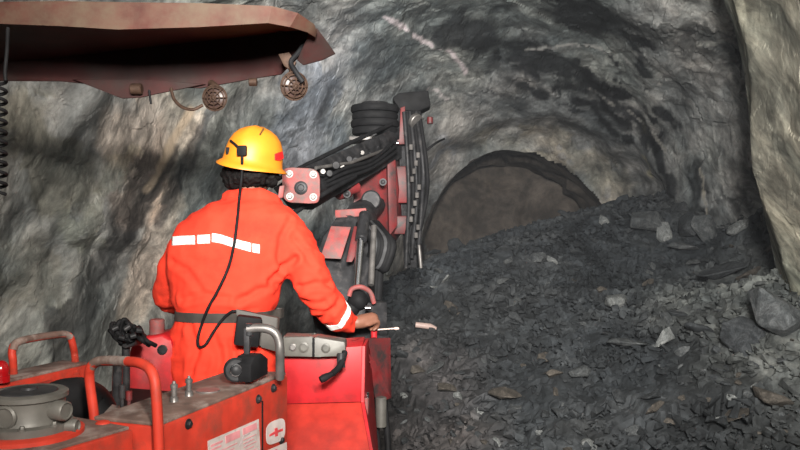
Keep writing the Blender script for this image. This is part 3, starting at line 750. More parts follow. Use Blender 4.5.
# --- left flank: low orange panel, grey edge, handrail, red lamp
zl = 1.20
a2, b2 = onz(-30, 392, zl), onz(90, 364, zl)
Fl = (b2 - a2).normalized(); Rl = V((Fl.y, -Fl.x, 0)); Ll = (b2 - a2).length
bm = B(); mk_box(bm, (a2 + b2) / 2 - Rl * 0.06 - UP * 0.30, Rl * 0.06, Fl * Ll / 2, UP * 0.30, 0.006); fl_ = part('side_panel', bm, 'orange')
bm = B(); mk_box(bm, (a2 + b2) / 2 - Rl * 0.06 + UP * 0.004, Rl * 0.055, Fl * (Ll / 2 - .01), UP * 0.005, 0.002); part('grey_edge', bm, 'deck', fl_)
rl = [onz(14, 376, zl) - UP * .03, at(13, 362, 2.52), at(12, 352, 2.52), at(15, 344, 2.53), at(25, 340, 2.56), at(48, 336, 2.66), at(64, 334.5, 2.73), at(70, 337, 2.76), at(73, 346, 2.77), at(75, 358, 2.78), onz(76, 368, zl) - UP * .03]
hr = tubepart('handrail', rl, 0.0125, 'orange', seg=12)
bm = B(); mk_tube(bm, spline([at(13, 350, 2.52), at(15.5, 343.6, 2.53), at(25, 339.8, 2.56), at(48, 335.8, 2.66), at(64, 334.3, 2.73), at(70, 336.8, 2.76)], 5), 0.0130, 12); part('worn_grip', bm, 'deck', hr, label='paint worn grey along the top')
bm = B(); c = at(1, 366, 2.4); mk_lathe(bm, c - UP * 0.05, UP, [(0.026, 0), (0.026, 0.02), (0.022, 0.02), (0.024, 0.04), (0.020, 0.056), (0.010, 0.066), (0, 0.068)], 20); part('red_lamp', bm, 'redlens', rig, label='round red lens')
# second low orange ledge at left, dark hose arch behind
bm = B(); q = [onz(-40, 414, 1.19), onz(42, 388, 1.19), onz(56, 383, 1.19), onz(52, 379, 1.19), onz(-40, 402, 1.19)]
mk_prism(bm, q, -UP * 0.10, 0.004); part('ledge', bm, 'orange')
bm = B(); mk_tube(bm, spline([at(40, 440, 2.15), at(52, 412, 2.15), at(70, 402, 2.2), at(86, 405, 2.25), at(94, 420, 2.25), at(96, 450, 2.25)], 6), 0.07, 16); part('black_hose_arch', bm, 'black')
bm = B(); rbox(bm, V((-0.95, 2.45, 0.95)), 0.36, 0.55, 0.10, 0.01); part('machine_bed', bm, 'black')

# --- red tank with stub cylinder, left of the operator
bm = B(); pr1 = [at(124, 425, 3.25), at(126, 366, 3.25), at(130, 348, 3.26), at(138, 338, 3.28), at(162, 334, 3.3), at(171, 340, 3.3), at(174, 352, 3.3), at(174, 425, 3.3)]
mk_prism(bm, pr1, V((0.02, 0.25, 0)), 0.012); tank = part('red_tank', bm, 'red')
bm = B(); cyl(bm, at(157, 340, 3.36), at(157, 319, 3.36), 0.032, 20); part('filler_stub', bm, 'pink', tank)
bm = B(); c = at(162, 350, 3.29); mk_lathe(bm, c - V((0, -.01, 0)), V((0.1, -1, 0.1)), [(0.021, 0), (0.021, 0.014), (0.016, 0.014), (0.015, 0.008), (0, 0.008)], 20); part('port', bm, 'darksteel', tank)
bm = B(); mk_prism(bm, [at(117, 345, 2.98), at(121, 336, 2.98), at(131, 334, 2.98), at(136, 338, 2.98), at(133, 346, 2.98), at(125, 349, 2.98)], V((.02, .08, 0)), .006)
cyl(bm, at(126, 342, 3.02), at(126, 420, 3.02), .016, 12)
lv = part('valve_bank', bm, 'darksteel')
hb = random.Random(3)
for k in range(10):
    x = 110 + k * 3.2; p0 = at(120 + k * 1.4, 343 - hb.random() * 6, 2.95); p1 = at(x, 325 + hb.random() * 12, 2.9 + .02 * k); p2 = at(x - 4 + hb.random() * 12, 318 + hb.random() * 22, 2.95)
    tubepart('hose', [p0, p1, p2, p2 + V((hb.uniform(-.04, .04), 0.03, -.03))], .006 + .004 * hb.random(), 'black', lv)
for k in range(5):
    p = at(112 + k * 6, 330 + (k % 2) * 7, 2.92); bm = B(); cyl(bm, p, p + V((.02, .01, hb.uniform(-.015, .02))), .011, 10); part('fitting', bm, 'darksteel', lv)

# --- red front plate of the operator's stand
zs = 3.0
tl, tr, ml, mr = at(284, 352, zs), at(362, 346, zs), at(286, 404, zs), at(361, 402, zs)
bm = B(); mk_prism(bm, [tl, tr, mr, ml], V((0, 0.012, 0)), 0.003); fpn = part('shield_plate', bm, 'red')
bm = B(); bl, br = at(287, 470, zs - 0.25), at(374, 475, zs - 0.25)
mk_prism(bm, [ml, mr, br, bl], V((0, 0.01, -0.006)), 0.003); part('kick_plate', bm, 'redplate', fpn)
bm = B(); mk_prism(bm, [tr, tr + V((.005, .28, -.01)), mr + V((.01, .28, -.2)), br + V((0.0, .3, -.05)), br, mr], V((0.012, 0, 0)), 0.002); part('side_flange', bm, 'red', fpn)
bm = B(); mk_prism(bm, [tl + V((0, .012, 0)), tr + V((0, .012, 0)), tr + V((0, .25, .0)), tl + V((0, .25, 0))], V((0, 0, -.012)), .002); part('shelf', bm, 'red', fpn)
# grey lever bank
bm = B(); mk_prism(bm, [at(283, 336, 2.95), at(312, 338, 2.95), at(316, 337, 2.95), at(345, 342, 2.95), at(346, 357, 2.95), at(318, 357, 2.95), at(283, 357, 2.95)], V((0, 0.10, 0)), 0.006); bank = part('lever_bank', bm, 'grey')
for px, py, r in ((293, 347, .014), (304, 347, .020), (326, 348, .018)):
    bm = B(); mk_lathe(bm, at(px, py, 2.955), V((0, -1, 0)), [(r, 0), (r, .010), (r * .7, .012), (r * .65, .008), (0, .008)], 18); part('valve_cap', bm, 'grey' if r > .015 else 'steel', bank)
bm = B(); mk_box(bm, at(313.5, 347, 2.945), V((.004, 0, 0)), V((0, .006, 0)), UP * .036, .001); part('block_joint', bm, 'black', bank)
bm = B(); mk_tube(bm, spline([at(345, 352, 2.95), at(340, 366, 2.9), at(332, 374, 2.86)], 4), .012, 10); lev = part('knob_lever', bm, 'black')
bm = B(); c = at(326, 377, 2.84); ax = (at(334, 372, 2.86) - at(318, 380, 2.83)).normalized(); mk_lathe(bm, c - ax * .028, ax, [(0, 0), (.012, .004), (.015, .018), (.012, .04), (.008, .056), (0, .057)], 14); part('knob', bm, 'black', lev)
bm = B(); cyl(bm, at(341, 353, 2.93), at(341, 368, 2.92), .016, 14); part('lever_boot', bm, 'darksteel', lev)
# right bracket of the stand, cylinder, rods
bm = B(); mk_prism(bm, [at(345, 350, 3.15), at(352, 340, 3.15), at(386, 338, 3.35), at(387, 400, 3.35), at(374, 398, 3.3), at(371, 362, 3.2), at(348, 362, 3.15)], V((0.02, 0.03, 0)), 0.004); brk = part('side_bracket', bm, 'dullred')
bm = B(); cyl(bm, at(381, 397, 3.3), at(381, 427, 3.3), .024, 18); part('grey_cylinder', bm, 'grey', brk)
bm = B(); cyl(bm, at(367, 392, 3.05), at(367, 440, 3.05), .008, 12); part('rod', bm, 'chrome', brk)
bm = B(); cyl(bm, at(366, 398, 3.02), at(365.5, 416, 3.02), .011, 12); part('rod_sleeve', bm, 'pink', brk)
for k, (x0, x1) in enumerate(((372, 378), (377, 372), (384, 388))):
    tubepart('hose', [at(x0, 395, 3.35 + k * .03), at(x0 + 2, 420, 3.35), at(x1, 445, 3.3), at(x1, 480, 3.25)], .014, 'black', brk)
# control lever under the hand: black post, red sleeve, thin bright rod
gp = at(367, 326, 3.55)
bm = B(); cyl(bm, at(372, 346, 3.66), at(373, 312, 3.66), .011, 14); jl = part('control_lever', bm, 'darksteel')
bm = B(); cyl(bm, at(374, 338, 3.655), at(374, 320, 3.655), .015, 14); part('red_sleeve', bm, 'red', jl)
bm = B(); mk_tube(bm, [at(372, 330, 3.64), at(394, 328.5, 3.64)], .0038, 10); mk_lathe(bm, at(394, 328.5, 3.64), V((1, 0, 0)), [(.005, 0), (.0075, .01), (.006, .022), (0, .026)], 12); part('bright_rod', bm, 'palerod', jl)
bm = B(); mk_box(bm, at(367, 345, 3.62), V((.05, .01, .02)), V((-.01, .04, 0)), V((-.01, 0, .016)), .004); part('lever_base', bm, 'black', jl)

# --- boom and feed beyond the operator
bm = B()
A = [at(272, 188, 4.0), at(306, 166, 4.0), at(398, 126, 5.0), at(398, 150, 5.0), at(330, 186, 4.2), at(290, 210, 4.0)]
mk_prism(bm, A, V((0.10, 0.16, 0)), 0.008); ub = part('feed_beam', bm, 'darksteel')
bm = B(); mk_tube(bm, [at(268, 184, 3.96), at(350, 143, 4.45), at(392, 124, 4.9)], .012, 10); part('beam_rail', bm, 'black', ub)
bm = B(); mk_tube(bm, [at(316, 168, 4.0), at(350, 163, 4.3), at(390, 148, 4.8)], .010, 10); part('beam_rail', bm, 'steel', ub)
tubepart('hose', [at(280, 222, 4.0), at(320, 196, 4.0), at(355, 176, 4.3)], .014, 'black', ub)
for k in range(9):
    p = at(322 + k * 6.5, 172 - k * 3.1 + (k % 2) * 5, 3.98 + k * .095); bm = B(); cyl(bm, p, p + V((.01, -.045, 0)), .014 + .004 * (k % 3), 10); part('fitting', bm, 'steel' if k % 3 == 0 else 'darksteel', ub)
for k in range(3):
    tubepart('beam_hose', [at(322, 180 + k * 4, 4.05), at(345, 168 + k * 5, 4.2), at(372, 160 + k * 4, 4.5), at(396, 140 + k * 6, 4.85)], .011, 'black', ub)
# pink bolted plate
cpl = at(301, 185.5, 3.85); pl = []
for k in range(24):
    t = 2 * PI * k / 24 + .13; c_, s_ = math.cos(t), math.sin(t)
    pl.append(cpl + V((.094 * math.copysign(abs(c_) ** .4, c_), 0, .089 * math.copysign(abs(s_) ** .4, s_) - .01 * c_)))
bm = B(); mk_prism(bm, pl, V((0.0, 0.03, 0)), 0.004); bpl = part('bolted_plate', bm, 'pink', label='pale red square plate with four bolts')
for dx, dz in ((-.058, .058), (.062, .055), (-.055, -.055), (.062, -.058)): bolt(bpl, cpl + V((dx, 0, dz)), V((0, -1, 0)), .013, .010, 'steel')
bm = B(); mk_lathe(bm, cpl + V((0, .002, -.012)), V((0, -1, 0)), [(.034, 0), (.034, .008), (.026, .012), (.018, .012), (.014, .006), (0, .006)], 20); part('pin_boss', bm, 'darksteel', bpl)
bm = B(); cyl(bm, cpl + V((.0, .03, 0)), cpl + V((0.10, .35, .02)), .05, 18); part('pin', bm, 'darksteel', bpl)
# rubber ring stack
rc = at(375, 135, 5.0); stk = None
for k in range(4):
    bm = B(); R_ = .150 + (.008 if k % 2 else 0)
    mk_lathe(bm, rc + UP * (k * .048), UP, [(R_ * .7, 0), (R_ * .96, 0), (R_, .012), (R_, .032), (R_ * .96, .044), (R_ * .7, .044)], 32)
    if stk is None: stk = part('rubber_buffer', bm, 'black', label='stack of black rubber rings')
    else: part('rubber_ring', bm, 'black', stk)
bm = B(); cyl(bm, rc - UP * .03, rc + UP * .21, .10, 24); part('core', bm, 'darksteel', stk)
bm = B(); mk_box(bm, rc - UP * .035 + V((-.03, 0, 0)), V((.13, 0, 0)), V((0, .13, 0)), UP * .012, .003); part('base_plate', bm, 'steel', stk)
# red swivel head and lower boom
bm = B(); mk_prism(bm, [at(352, 170, 4.7), at(394, 152, 4.9), at(398, 190, 4.9), at(394, 232, 4.9), at(384, 246, 4.8), at(366, 236, 4.7), at(353, 205, 4.7)], V((0.06, 0.28, 0)), 0.012); sw = part('swivel_head', bm, 'dullred')
bm = B(); mk_prism(bm, [at(386, 165, 4.84), at(394, 160, 4.86), at(396, 225, 4.86), at(388, 236, 4.84)], V((0.01, -.04, 0)), .004); part('cheek_plate', bm, 'dullred', sw)
bm = B(); cyl(bm, at(371, 200, 4.72), at(371, 200, 4.60), .06, 20); part('swivel_cap', bm, 'darksteel', sw)
for (px, py, r) in ((337, 192, .05), (346, 190, .035), (326, 194, .03)):
    bm = B(); cyl(bm, at(px, py, 4.45), at(px + 12, py - 3, 4.5), r, 16); part('red_motor', bm, 'dullred', sw)
for (px, py) in ((347, 194), (383, 182), (372, 166), (378, 228)): bolt(sw, at(px, py, 4.42 if px < 350 else 4.68), V((0, -1, 0)), .015, .012, 'darksteel')
bm = B(); mk_prism(bm, [at(314, 262, 4.0), at(322, 238, 4.1), at(338, 214, 4.3), at(366, 212, 4.3), at(372, 250, 4.15), at(366, 300, 4.0), at(350, 345, 3.9), at(318, 345, 3.9), at(306, 290, 3.95)], V((0.05, 0.22, 0)), 0.01); bo = part('boom_arm', bm, 'darksteel')
bm = B(); mk_prism(bm, [at(335, 210, 4.27), at(366, 208, 4.27), at(367, 216, 4.27), at(335, 218, 4.27)], V((0, .14, 0)), .004); part('cross_bar', bm, 'pink', bo)
bm = B(); mk_prism(bm, [at(320, 258, 4.0), at(331, 226, 4.08), at(351, 227, 4.08), at(341, 259, 4.0)], V((0, .05, 0)), .003); part('faded_panel', bm, 'pink', bo, label='faded pink-red panel')
bm = B(); mk_prism(bm, [at(354, 226, 4.1), at(366, 228, 4.1), at(363, 242, 4.06), at(352, 262, 4.0), at(346, 262, 4.0)], V((0, .05, 0)), .003); part('boom_bracket', bm, 'dullred', bo)
bm = B(); cyl(bm, at(356, 290, 3.9), at(361, 232, 4.05), .020, 16); hy = part('hydraulic_ram', bm, 'chrome')
bm = B(); cyl(bm, at(361, 240, 4.02), at(365, 214, 4.15), .032, 16); part('ram_barrel', bm, 'darksteel', hy)
bm = B(); cyl(bm, at(371, 285, 3.95), at(374, 226, 4.15), .016, 16); part('rod', bm, 'steel', hy)
for k in range(7):
    x = 366 + k * 3.4
    tubepart('loop_hose', [at(x - 10, 224, 4.3), at(x - 2, 228 + k, 4.2), at(x + 6, 240 + k, 4.15), at(x + 5 - k, 256 + 2 * k, 4.15), at(x - 6, 268, 4.2), at(360 + k * 3, 300, 4.2)], .024, 'greyhose' if k % 3 == 1 else 'black', bo)
bm = B(); mk_tube(bm, [at(348, 232, 4.3), at(362, 214, 4.6), at(374, 205, 4.85)], [.10, .085, .075], 14); part('boom_link', bm, 'darksteel', bo)
bm = B(); mk_box(bm, at(398, 185, 5.0), V((.09, 0, 0)), V((0, .06, 0)), UP * .12, .01); mk_box(bm, at(396, 225, 4.98), V((.08, 0, 0)), V((0, .05, 0)), UP * .06, .01); part('feed_mount', bm, 'dullred', sw)
# cluster by the hand: red hoop, black knobs
bm = B(); mk_tube(bm, spline([at(349, 296, 3.7), at(352, 289, 3.7), at(361, 287, 3.7), at(370, 292, 3.72), at(374, 303, 3.74)], 5), .012, 10); hp = part('red_loop', bm, 'pink')
bm = B(); mk_ellipsoid(bm, at(358, 300, 3.75), V((.05, 0, 0)), V((0, .05, 0)), UP * .05); mk_ellipsoid(bm, at(352, 308, 3.75), V((.04, 0, 0)), V((0, .04, 0)), UP * .04); part('black_knob', bm, 'black', hp)
bm = B(); cyl(bm, at(365, 308, 3.68), at(371, 308, 3.68), .012, 12); part('bright_nut', bm, 'chrome', hp)
bm = B(); mk_box(bm, at(362, 325, 3.85), V((.10, .03, 0)), V((-.03, .08, 0)), UP * .12, .01); part('valve_body', bm, 'darksteel', hp)
# feed tower
bm = B(); mk_prism(bm, [at(397, 96, 5.0), at(410, 92, 5.0), at(414, 130, 5.0), at(415, 200, 5.0), at(417, 268, 5.0), at(404, 268, 5.0), at(401, 200, 5.0)], V((0.03, 0.14, 0)), 0.006); ft = part('feed_tower', bm, 'darksteel')
bm = B(); mk_prism(bm, [at(392, 98, 4.98), at(398, 93, 4.98), at(428, 90, 5.0), at(431, 106, 5.0), at(418, 112, 5.0), at(400, 110, 4.98)], V((0.0, 0.18, 0)), 0.01); part('feed_head', bm, 'black', ft)
bm = B(); mk_prism(bm, [at(400, 108, 4.93), at(405, 106, 4.93), at(406, 144, 4.93), at(390, 145, 4.93), at(390, 141, 4.93), at(400, 140, 4.93)], V((0, .06, 0)), .004); part('head_bracket', bm, 'dullred', ft)
bm = B(); cyl(bm, at(388, 143, 4.9), at(399, 143, 4.9), .012, 12); part('bright_pin', bm, 'chrome', ft)
bm = B(); cyl(bm, at(430, 117, 5.0), at(430, 124, 5.0), .02, 12); part('red_cap', bm, 'dullred', ft)
bm = B(); cyl(bm, at(414, 120, 4.92), at(417, 122, 4.9), .05, 16); part('sheave', bm, 'steel', ft)
for k in range(6):
    x = 404 + k * 3
    tubepart('feed_hose', [at(x, 112, 4.93), at(x + 3 + k, 150 + 4 * k, 4.9 - .01 * k), at(x + 5 + (k % 3), 200, 4.9), at(x + 3 - (k % 2) * 4, 240, 4.92), at(x + 2, 268 - 5 * k, 4.93)], .014, 'black' if k % 2 else 'darksteel', ft)
for k in range(12):
    p = at(411 + (k * 7) % 9, 150 + k * 8, 4.86); bm = B(); cyl(bm, p, p + UP * .035, .013, 8); part('hose_glint', bm, 'steel', ft)  # small steel studs standing in for glints on the hoses
tubepart('hose', [at(412, 160, 5.0), at(424, 152, 5.05), at(436, 143, 5.1), at(444, 139, 5.4)], .008, 'black', ft)
tubepart('drill_steel', [at(419, 245, 4.9), at(421, 268, 4.9)], .012, 'steel', ft)

# --- chassis, platform and wheels that carry it
bm = B(); rbox(bm, V((-0.80, 2.62, 0.42)), 0.40, 0.95, 0.10, 0.015); part('chassis', bm, 'dullred')
bm = B(); rbox(bm, V((-0.72, 3.42, 0.325 + 0.20)), 0.42, 0.40, 0.012, 0.003); plat = part('standing_platform', bm, 'deck')
PLAT = 0.537
bm = B(); mk_box(bm, at(345, 345, 4.05) - UP * .40, RT * .14, F * .16, UP * .40, .01); part('boom_post', bm, 'dullred')
for f_, r_ in ((-0.95, -0.42), (-0.95, 0.42), (0.30, -0.42), (0.30, 0.42)):
    c = V((-0.62, 3.05, 0.36)) + F * f_ + RT * r_
    bm = B(); mk_lathe(bm, c - RT * .11, RT, [(.18, 0), (.30, 0), (.355, .03), (.36, .11), (.355, .19), (.30, .22), (.18, .22)], 32); w = part('wheel', bm, 'black')
    bm = B(); mk_lathe(bm, c - RT * .09, RT, [(.17, 0), (.175, .17), (.10, .18), (.09, .20), (0, .20)], 24); part('wheel_hub', bm, 'orange', w)

# --- canopy
NT = [at(-100, 3, 2.7), at(60, 1, 2.7), at(118, 2, 2.7), at(200, 3, 2.7), at(272, 6, 2.7), at(298, 13, 2.74), at(314, 24, 2.82), at(317, 31, 2.88)]
NB = [at(-100, 20, 2.7), at(60, 26, 2.7), at(118, 29.5, 2.7), at(200, 27, 2.7), at(268, 23, 2.7), at(290, 27, 2.74), at(307, 32, 2.82), at(315, 37, 2.88)]
FT = [at(-100, 72, 3.3), at(60, 59, 3.3), at(118, 52, 3.3), at(200, 43, 3.3), at(250, 38, 3.28), at(285, 33, 3.2), at(303, 32, 3.1), at(314, 36, 3.0)]
FB = [at(-100, 80, 3.32), at(60, 81, 3.32), at(90, 84, 3.32), at(200, 88, 3.32), at(250, 79, 3.3), at(281, 74, 3.22), at(293, 62, 3.12), at(300, 56, 3.02)]
bm = B(); mk_strip(bm, [p + UP * .006 + V((0, .012, 0)) for p in NB], [p + UP * .006 + V((0, -.001, 0)) for p in FT], UP * .012); can = part('canopy', bm, 'rust', label='dented rust-red steel roof')
bm = B(); mk_strip(bm, NT, NB, V((0, .012, 0))); part('roof_rim', bm, 'rim', can, label='scraped tan-brown rim', angle=25)
bm = B(); mk_strip(bm, [p + UP * .018 for p in FT], FB, V((0, .012, 0))); part('roof_rim', bm, 'rust', can, angle=25)
bm = B(); mk_prism(bm, [at(72, 79, 3.3), at(150, 80, 3.3), at(206, 84, 3.3), at(160, 93, 3.3), at(140, 97.5, 3.3), at(122, 98.5, 3.3), at(108, 93, 3.3)], V((0, .01, 0)), .002); part('folded_tab', bm, 'rust', can)
bm = B(); mk_prism(bm, [at(309, 33, 2.90), at(317, 28, 2.90), at(326, 40, 2.96), at(335.5, 53.5, 3.0), at(322, 60, 3.02), at(303, 65, 3.02), at(297, 60, 3.04)], V((0, .01, 0)), .002); part('corner_tip', bm, 'rust', can)
bm = B(); cyl(bm, at(131, 89, 3.28), at(142, 89, 3.28), .024, 14); part('roof_lug', bm, 'lampcage', can)
bm = B(); cyl(bm, at(249, 82, 3.28), at(257, 82, 3.28), .017, 14); part('roof_lug', bm, 'lampcage', can)
bm = B(); mk_tube(bm, spline([at(149, 90, 3.27), at(150, 97, 3.27), at(151, 104, 3.27)], 4), .005, 8); part('cable_end', bm, 'black', can)
for x, y in ((-1.98, 3.32), (-1.70, 2.68)):
    bm = B(); mk_box(bm, V((x, y, 1.48)), V((.03, 0, 0)), V((0, .03, 0)), UP * .91, .004); part('canopy_post', bm, 'rust', rig)
bm = B(); rbox(bm, V((-1.66, 2.95, 0.52)), 0.40, 0.50, 0.05, 0.006); part('post_step', bm, 'dullred')

# ================================================================== WORK LAMPS, COILED CABLE
def work_lamp(c, d, rad, hang, label, tilt=0):
    d = V(d).normalized(); a, b, _ = frame(d)
    t = thing('work_lamp', c, label, 'lamp', 'caged work lamps under the canopy')
    bm = B(); mk_lathe(bm, V(c) - d * rad * .8, d, [(rad * .25, -rad * .35), (rad * .4, -rad * .3), (rad * .55, 0), (rad * .9, rad * .5), (rad * .98, rad * .8), (rad * .9, rad * .82), (rad * .85, rad * .7)], 24); obj('housing', bm, 'lampcage', t)
    bm = B(); mk_lathe(bm, V(c) - d * rad * .15, d, [(rad * .86, 0), (rad * .7, rad * .14), (rad * .35, rad * .24), (0, rad * .27)], 24); obj('lens', bm, 'lampglass', t)
    bm = B()
    for q, h in ((1.0, .05), (.8, .24), (.5, .36), (.22, .42)): mk_ring(bm, V(c) + d * rad * h, d, rad * q, rad * .045, 24, 6)
    for k in range(8):
        e = a * math.cos(PI * k / 4) + b * math.sin(PI * k / 4)
        mk_tube(bm, spline([V(c) + e * rad + d * rad * .05, V(c) + e * rad * .75 + d * rad * .27, V(c) + d * rad * .43], 4), rad * .045, 6)
    obj('wire_cage', bm, 'lampcage', t)
    bm = B()
    mk_tube(bm, spline([V(hang), V(hang) * .5 + (V(c) + UP * rad * .7) * .5 + V((.008, 0, 0)), V(c) + UP * rad * .75 - d * rad * .4], 5), rad * .28, 10); obj('bracket', bm, 'lampcage', t)
    return t
l1 = work_lamp(at(215, 98, 3.24), (-0.15, -1, -0.12), .054, at(211, 83, 3.29), 'rusty round caged lamp hanging above the helmet, cable loop beside it')
bm = B(); mk_tube(bm, spline([at(171, 88, 3.28), at(174, 99, 3.27), at(182, 107, 3.26), at(193, 109.5, 3.25), at(203, 105, 3.26)], 5), .007, 8); obj('power_cable', bm, 'lampcage', l1)
l2 = work_lamp(at(294, 86, 3.05), (0.45, -0.85, -0.2), .056, at(287, 62, 3.07), 'rusty caged lamp hanging below the pointed corner of the canopy')
bm = B(); mk_prism(bm, [at(278, 54, 3.05), at(289, 52, 3.05), at(296, 62, 3.05), at(292, 71, 3.05), at(284, 66, 3.05)], V((0, .02, 0)), .003); obj('hook', bm, 'lampcage', l2)
bm = B(); mk_tube(bm, spline([at(306, 40, 3.0), at(298, 53, 3.02), at(291, 62, 3.03), at(296, 72, 3.02), at(303, 82, 3.02)], 5), .010, 8); obj('power_cable', bm, 'black', l2)
cc = at(-1.5, 80, 2.62); bm = B()
pts = [at(8, 28, 2.66), at(7, 50, 2.63), at(5, 72, 2.62)]
turns = 11
for k in range(turns * 12 + 1):
    t = 2 * PI * k / 12; rr = .024
    pts.append(cc + V((rr * math.cos(t), rr * math.sin(t), -.39 * k / (turns * 12))))
mk_tube(bm, pts, .0062, 8)
props(obj('coiled_cable', bm, 'black', None, origin=at(10, 28, 2.66)), 'black coiled cable hanging straight down from the canopy', 'cable')

# ================================================================== OPERATOR
YO = 3.40
person = thing('person', (at(222, 300, YO).x, YO, PLAT), 'person in orange-red coveralls and yellow hard hat working controls, back to us', 'person')
TORSO = [ # py, left px, right px, Y centre, half depth
 (197, 234, 270, 3.45, .075), (204, 210, 283, 3.44, .105), (213, 190, 296, 3.43, .125), (226, 177, 300, 3.42, .140), (245, 170, 297, 3.41, .150), (268, 168, 289, 3.40, .148),
 (288, 170, 282, 3.39, .146), (301, 172, 279, 3.39, .150), (309, 176, 274, 3.39, .143), (316, 179, 271, 3.39, .130), (330, 173, 273, 3.39, .140), (352, 170, 275, 3.385, .150), (378, 171, 276, 3.38, .150), (395, 174, 275, 3.385, .14)]
def ring_loft(bm, rings, seg=36):
    L = []
    for c, hw, hd in rings:
        L.append([bm.verts.new(c + V((hw * math.copysign(abs(math.cos(t)) ** .85, math.cos(t)), hd * math.copysign(abs(math.sin(t)) ** .85, math.sin(t)), 0))) for t in [2 * PI * k / seg for k in range(seg)]])
    for q, s in zip(L, L[1:]):
        for k in range(seg): bm.faces.new((q[k], q[(k + 1) % seg], s[(k + 1) % seg], s[k]))
    bm.faces.new(L[0][::-1]); bm.faces.new(L[-1])
def torso_rings(shrink):
    out = []
    for py, l, r, y, hd in TORSO:
        p, q = at(l, py, y), at(r, py, y)
        out.append(((p + q) / 2, max(.03, (q - p).length / 2 - shrink), max(.03, hd - shrink)))
    return out
def limb(bm, pts, radii, seg=18):
    """tapered limb with rounded ends"""
    P = spline(pts, 5); n = len(P); R_ = [np.interp(i / (n - 1) * (len(radii) - 1), range(len(radii)), radii) for i in range(n)]
    mk_tube(bm, P, [float(r) for r in R_], seg)
    for p, r in ((P[0], R_[0]), (P[-1], R_[-1])): bmesh.ops.create_uvsphere(bm, u_segments=14, v_segments=10, radius=float(r) * .99, matrix=Matrix.Translation(p))
SH_R, EL_R, WR_R = at(284, 226, 3.42), at(318, 290, 3.44), at(352, 322, 3.56)
SH_L, EL_L, WR_L = at(184, 228, 3.42), at(167, 290, 3.47), at(196, 306, 3.82)
ARM_R = [at(278, 222, 3.42), at(292, 240, 3.42), at(310, 276, 3.43), at(324, 300, 3.46), at(338, 316, 3.51), at(348, 321.5, 3.55)]
ARM_L = [at(197, 231, 3.42), at(184, 250, 3.43), at(173, 275, 3.47), at(170, 296, 3.54), at(180, 303, 3.68), at(194, 306, 3.80)]
hipL, hipR = at(199, 385, 3.385), at(249, 385, 3.385)
def leg_pts(h, dx): return [h, V((h.x + dx, h.y + .02, PLAT + .50)), V((h.x + dx * 1.5, h.y, PLAT + .06))]
# coverall
bm = B(); ring_loft(bm, torso_rings(0.0))
limb(bm, ARM_R, [.088, .094, .090, .080, .068, .054]); limb(bm, ARM_L, [.070, .074, .072, .070, .064, .052])
for h, dx in ((hipL, -.03), (hipR, .03)): limb(bm, leg_pts(h, dx), [.118, .105, .082])
# collar
bm2 = bm; mk_tube(bm, [at(228, 199, 3.47), at(240, 193, 3.40), at(258, 194, 3.39), at(274, 200, 3.43), at(278, 203, 3.5)], .030, 12)
me = voxel(bm, .011, 5)
# cloth folds
n = len(me.vertices); co_ = np.empty(n * 3, np.float32); me.vertices.foreach_get('co', co_); co_ = co_.reshape(-1, 3).astype(float)
no_ = np.empty(n * 3, np.float32); me.vertices.foreach_get('normal', no_); no_ = no_.reshape(-1, 3)
q = co_ * np.array([7.0, 7.0, 4.5])
crease = 1 - np.abs(perlin(co_ @ np.array([[6, -4, 0], [3, 5, 2], [5, 6, 11]]) * 1.0 + 9)) * 3.2
arm = sstep(-.46, -.34, co_[:, 0])
fold = .013 * fbm(q, 3) + .008 * np.clip(crease, 0, 1) * (.35 + .9 * arm) - .012 * np.abs(perlin(co_ * np.array([9, 9, 19]) + 7)) * sstep(1.60, 1.34, co_[:, 2]) + .008 * fbm(co_ * np.array([14, 10, 5]) + 3, 2) * sstep(1.35, 1.2, co_[:, 2])
pre = BVHTree.FromPolygons([V(c) for c in co_.tolist()], [list(p.vertices) for p in me.polygons])
def crease_line(pts, depth, wid=.014):
    global fold
    Q = [pre.ray_cast(EYE, ray(*p))[0] for p in pts]; Q = [np.array(q) for q in Q if q is not None]
    dm = np.full(len(co_), 9.0)
    for a, b in zip(Q, Q[1:]):
        ab = b - a; t = np.clip(((co_ - a) @ ab) / ((ab * ab).sum() + 1e-9), 0, 1)
        dm = np.minimum(dm, np.sqrt((((a + t[:, None] * ab) - co_) ** 2).sum(1)))
    fold = fold - depth * np.exp(-(dm / wid) ** 2) + depth * .6 * np.exp(-((dm - 2 * wid) / wid) ** 2)
for pts, dp in (([(296, 258), (283, 270), (270, 281)], .018), ([(290, 220), (281, 238), (279, 256), (283, 272)], .009), ([(300, 287), (316, 284), (330, 284)], .012), ([(306, 301), (324, 302)], .012),
                ([(318, 318), (330, 312), (338, 302)], .010), ([(182, 299), (205, 294), (228, 299)], .009), ([(238, 301), (258, 291), (276, 284)], .012), ([(172, 262), (188, 272), (200, 288)], .009),
                ([(190, 328), (197, 350), (191, 374)], .013), ([(214, 338), (220, 358), (216, 376)], .011), ([(258, 352), (250, 368)], .011), ([(232, 342), (236, 372)], .012), ([(292, 236), (304, 252), (312, 266)], .008)):
    crease_line(pts, dp)
me.vertices.foreach_set('co', (co_ + no_ * fold[:, None]).astype(np.float32).ravel()); me.update()
cover_bvh = BVHTree.FromPolygons([v.co.copy() for v in me.vertices], [list(p.vertices) for p in me.polygons])
cover = obj('coverall', me, 'cloth', person, angle=180)
def on_back(px, py):
    h = cover_bvh.ray_cast(EYE, ray(px, py)); return h[0], h[1]
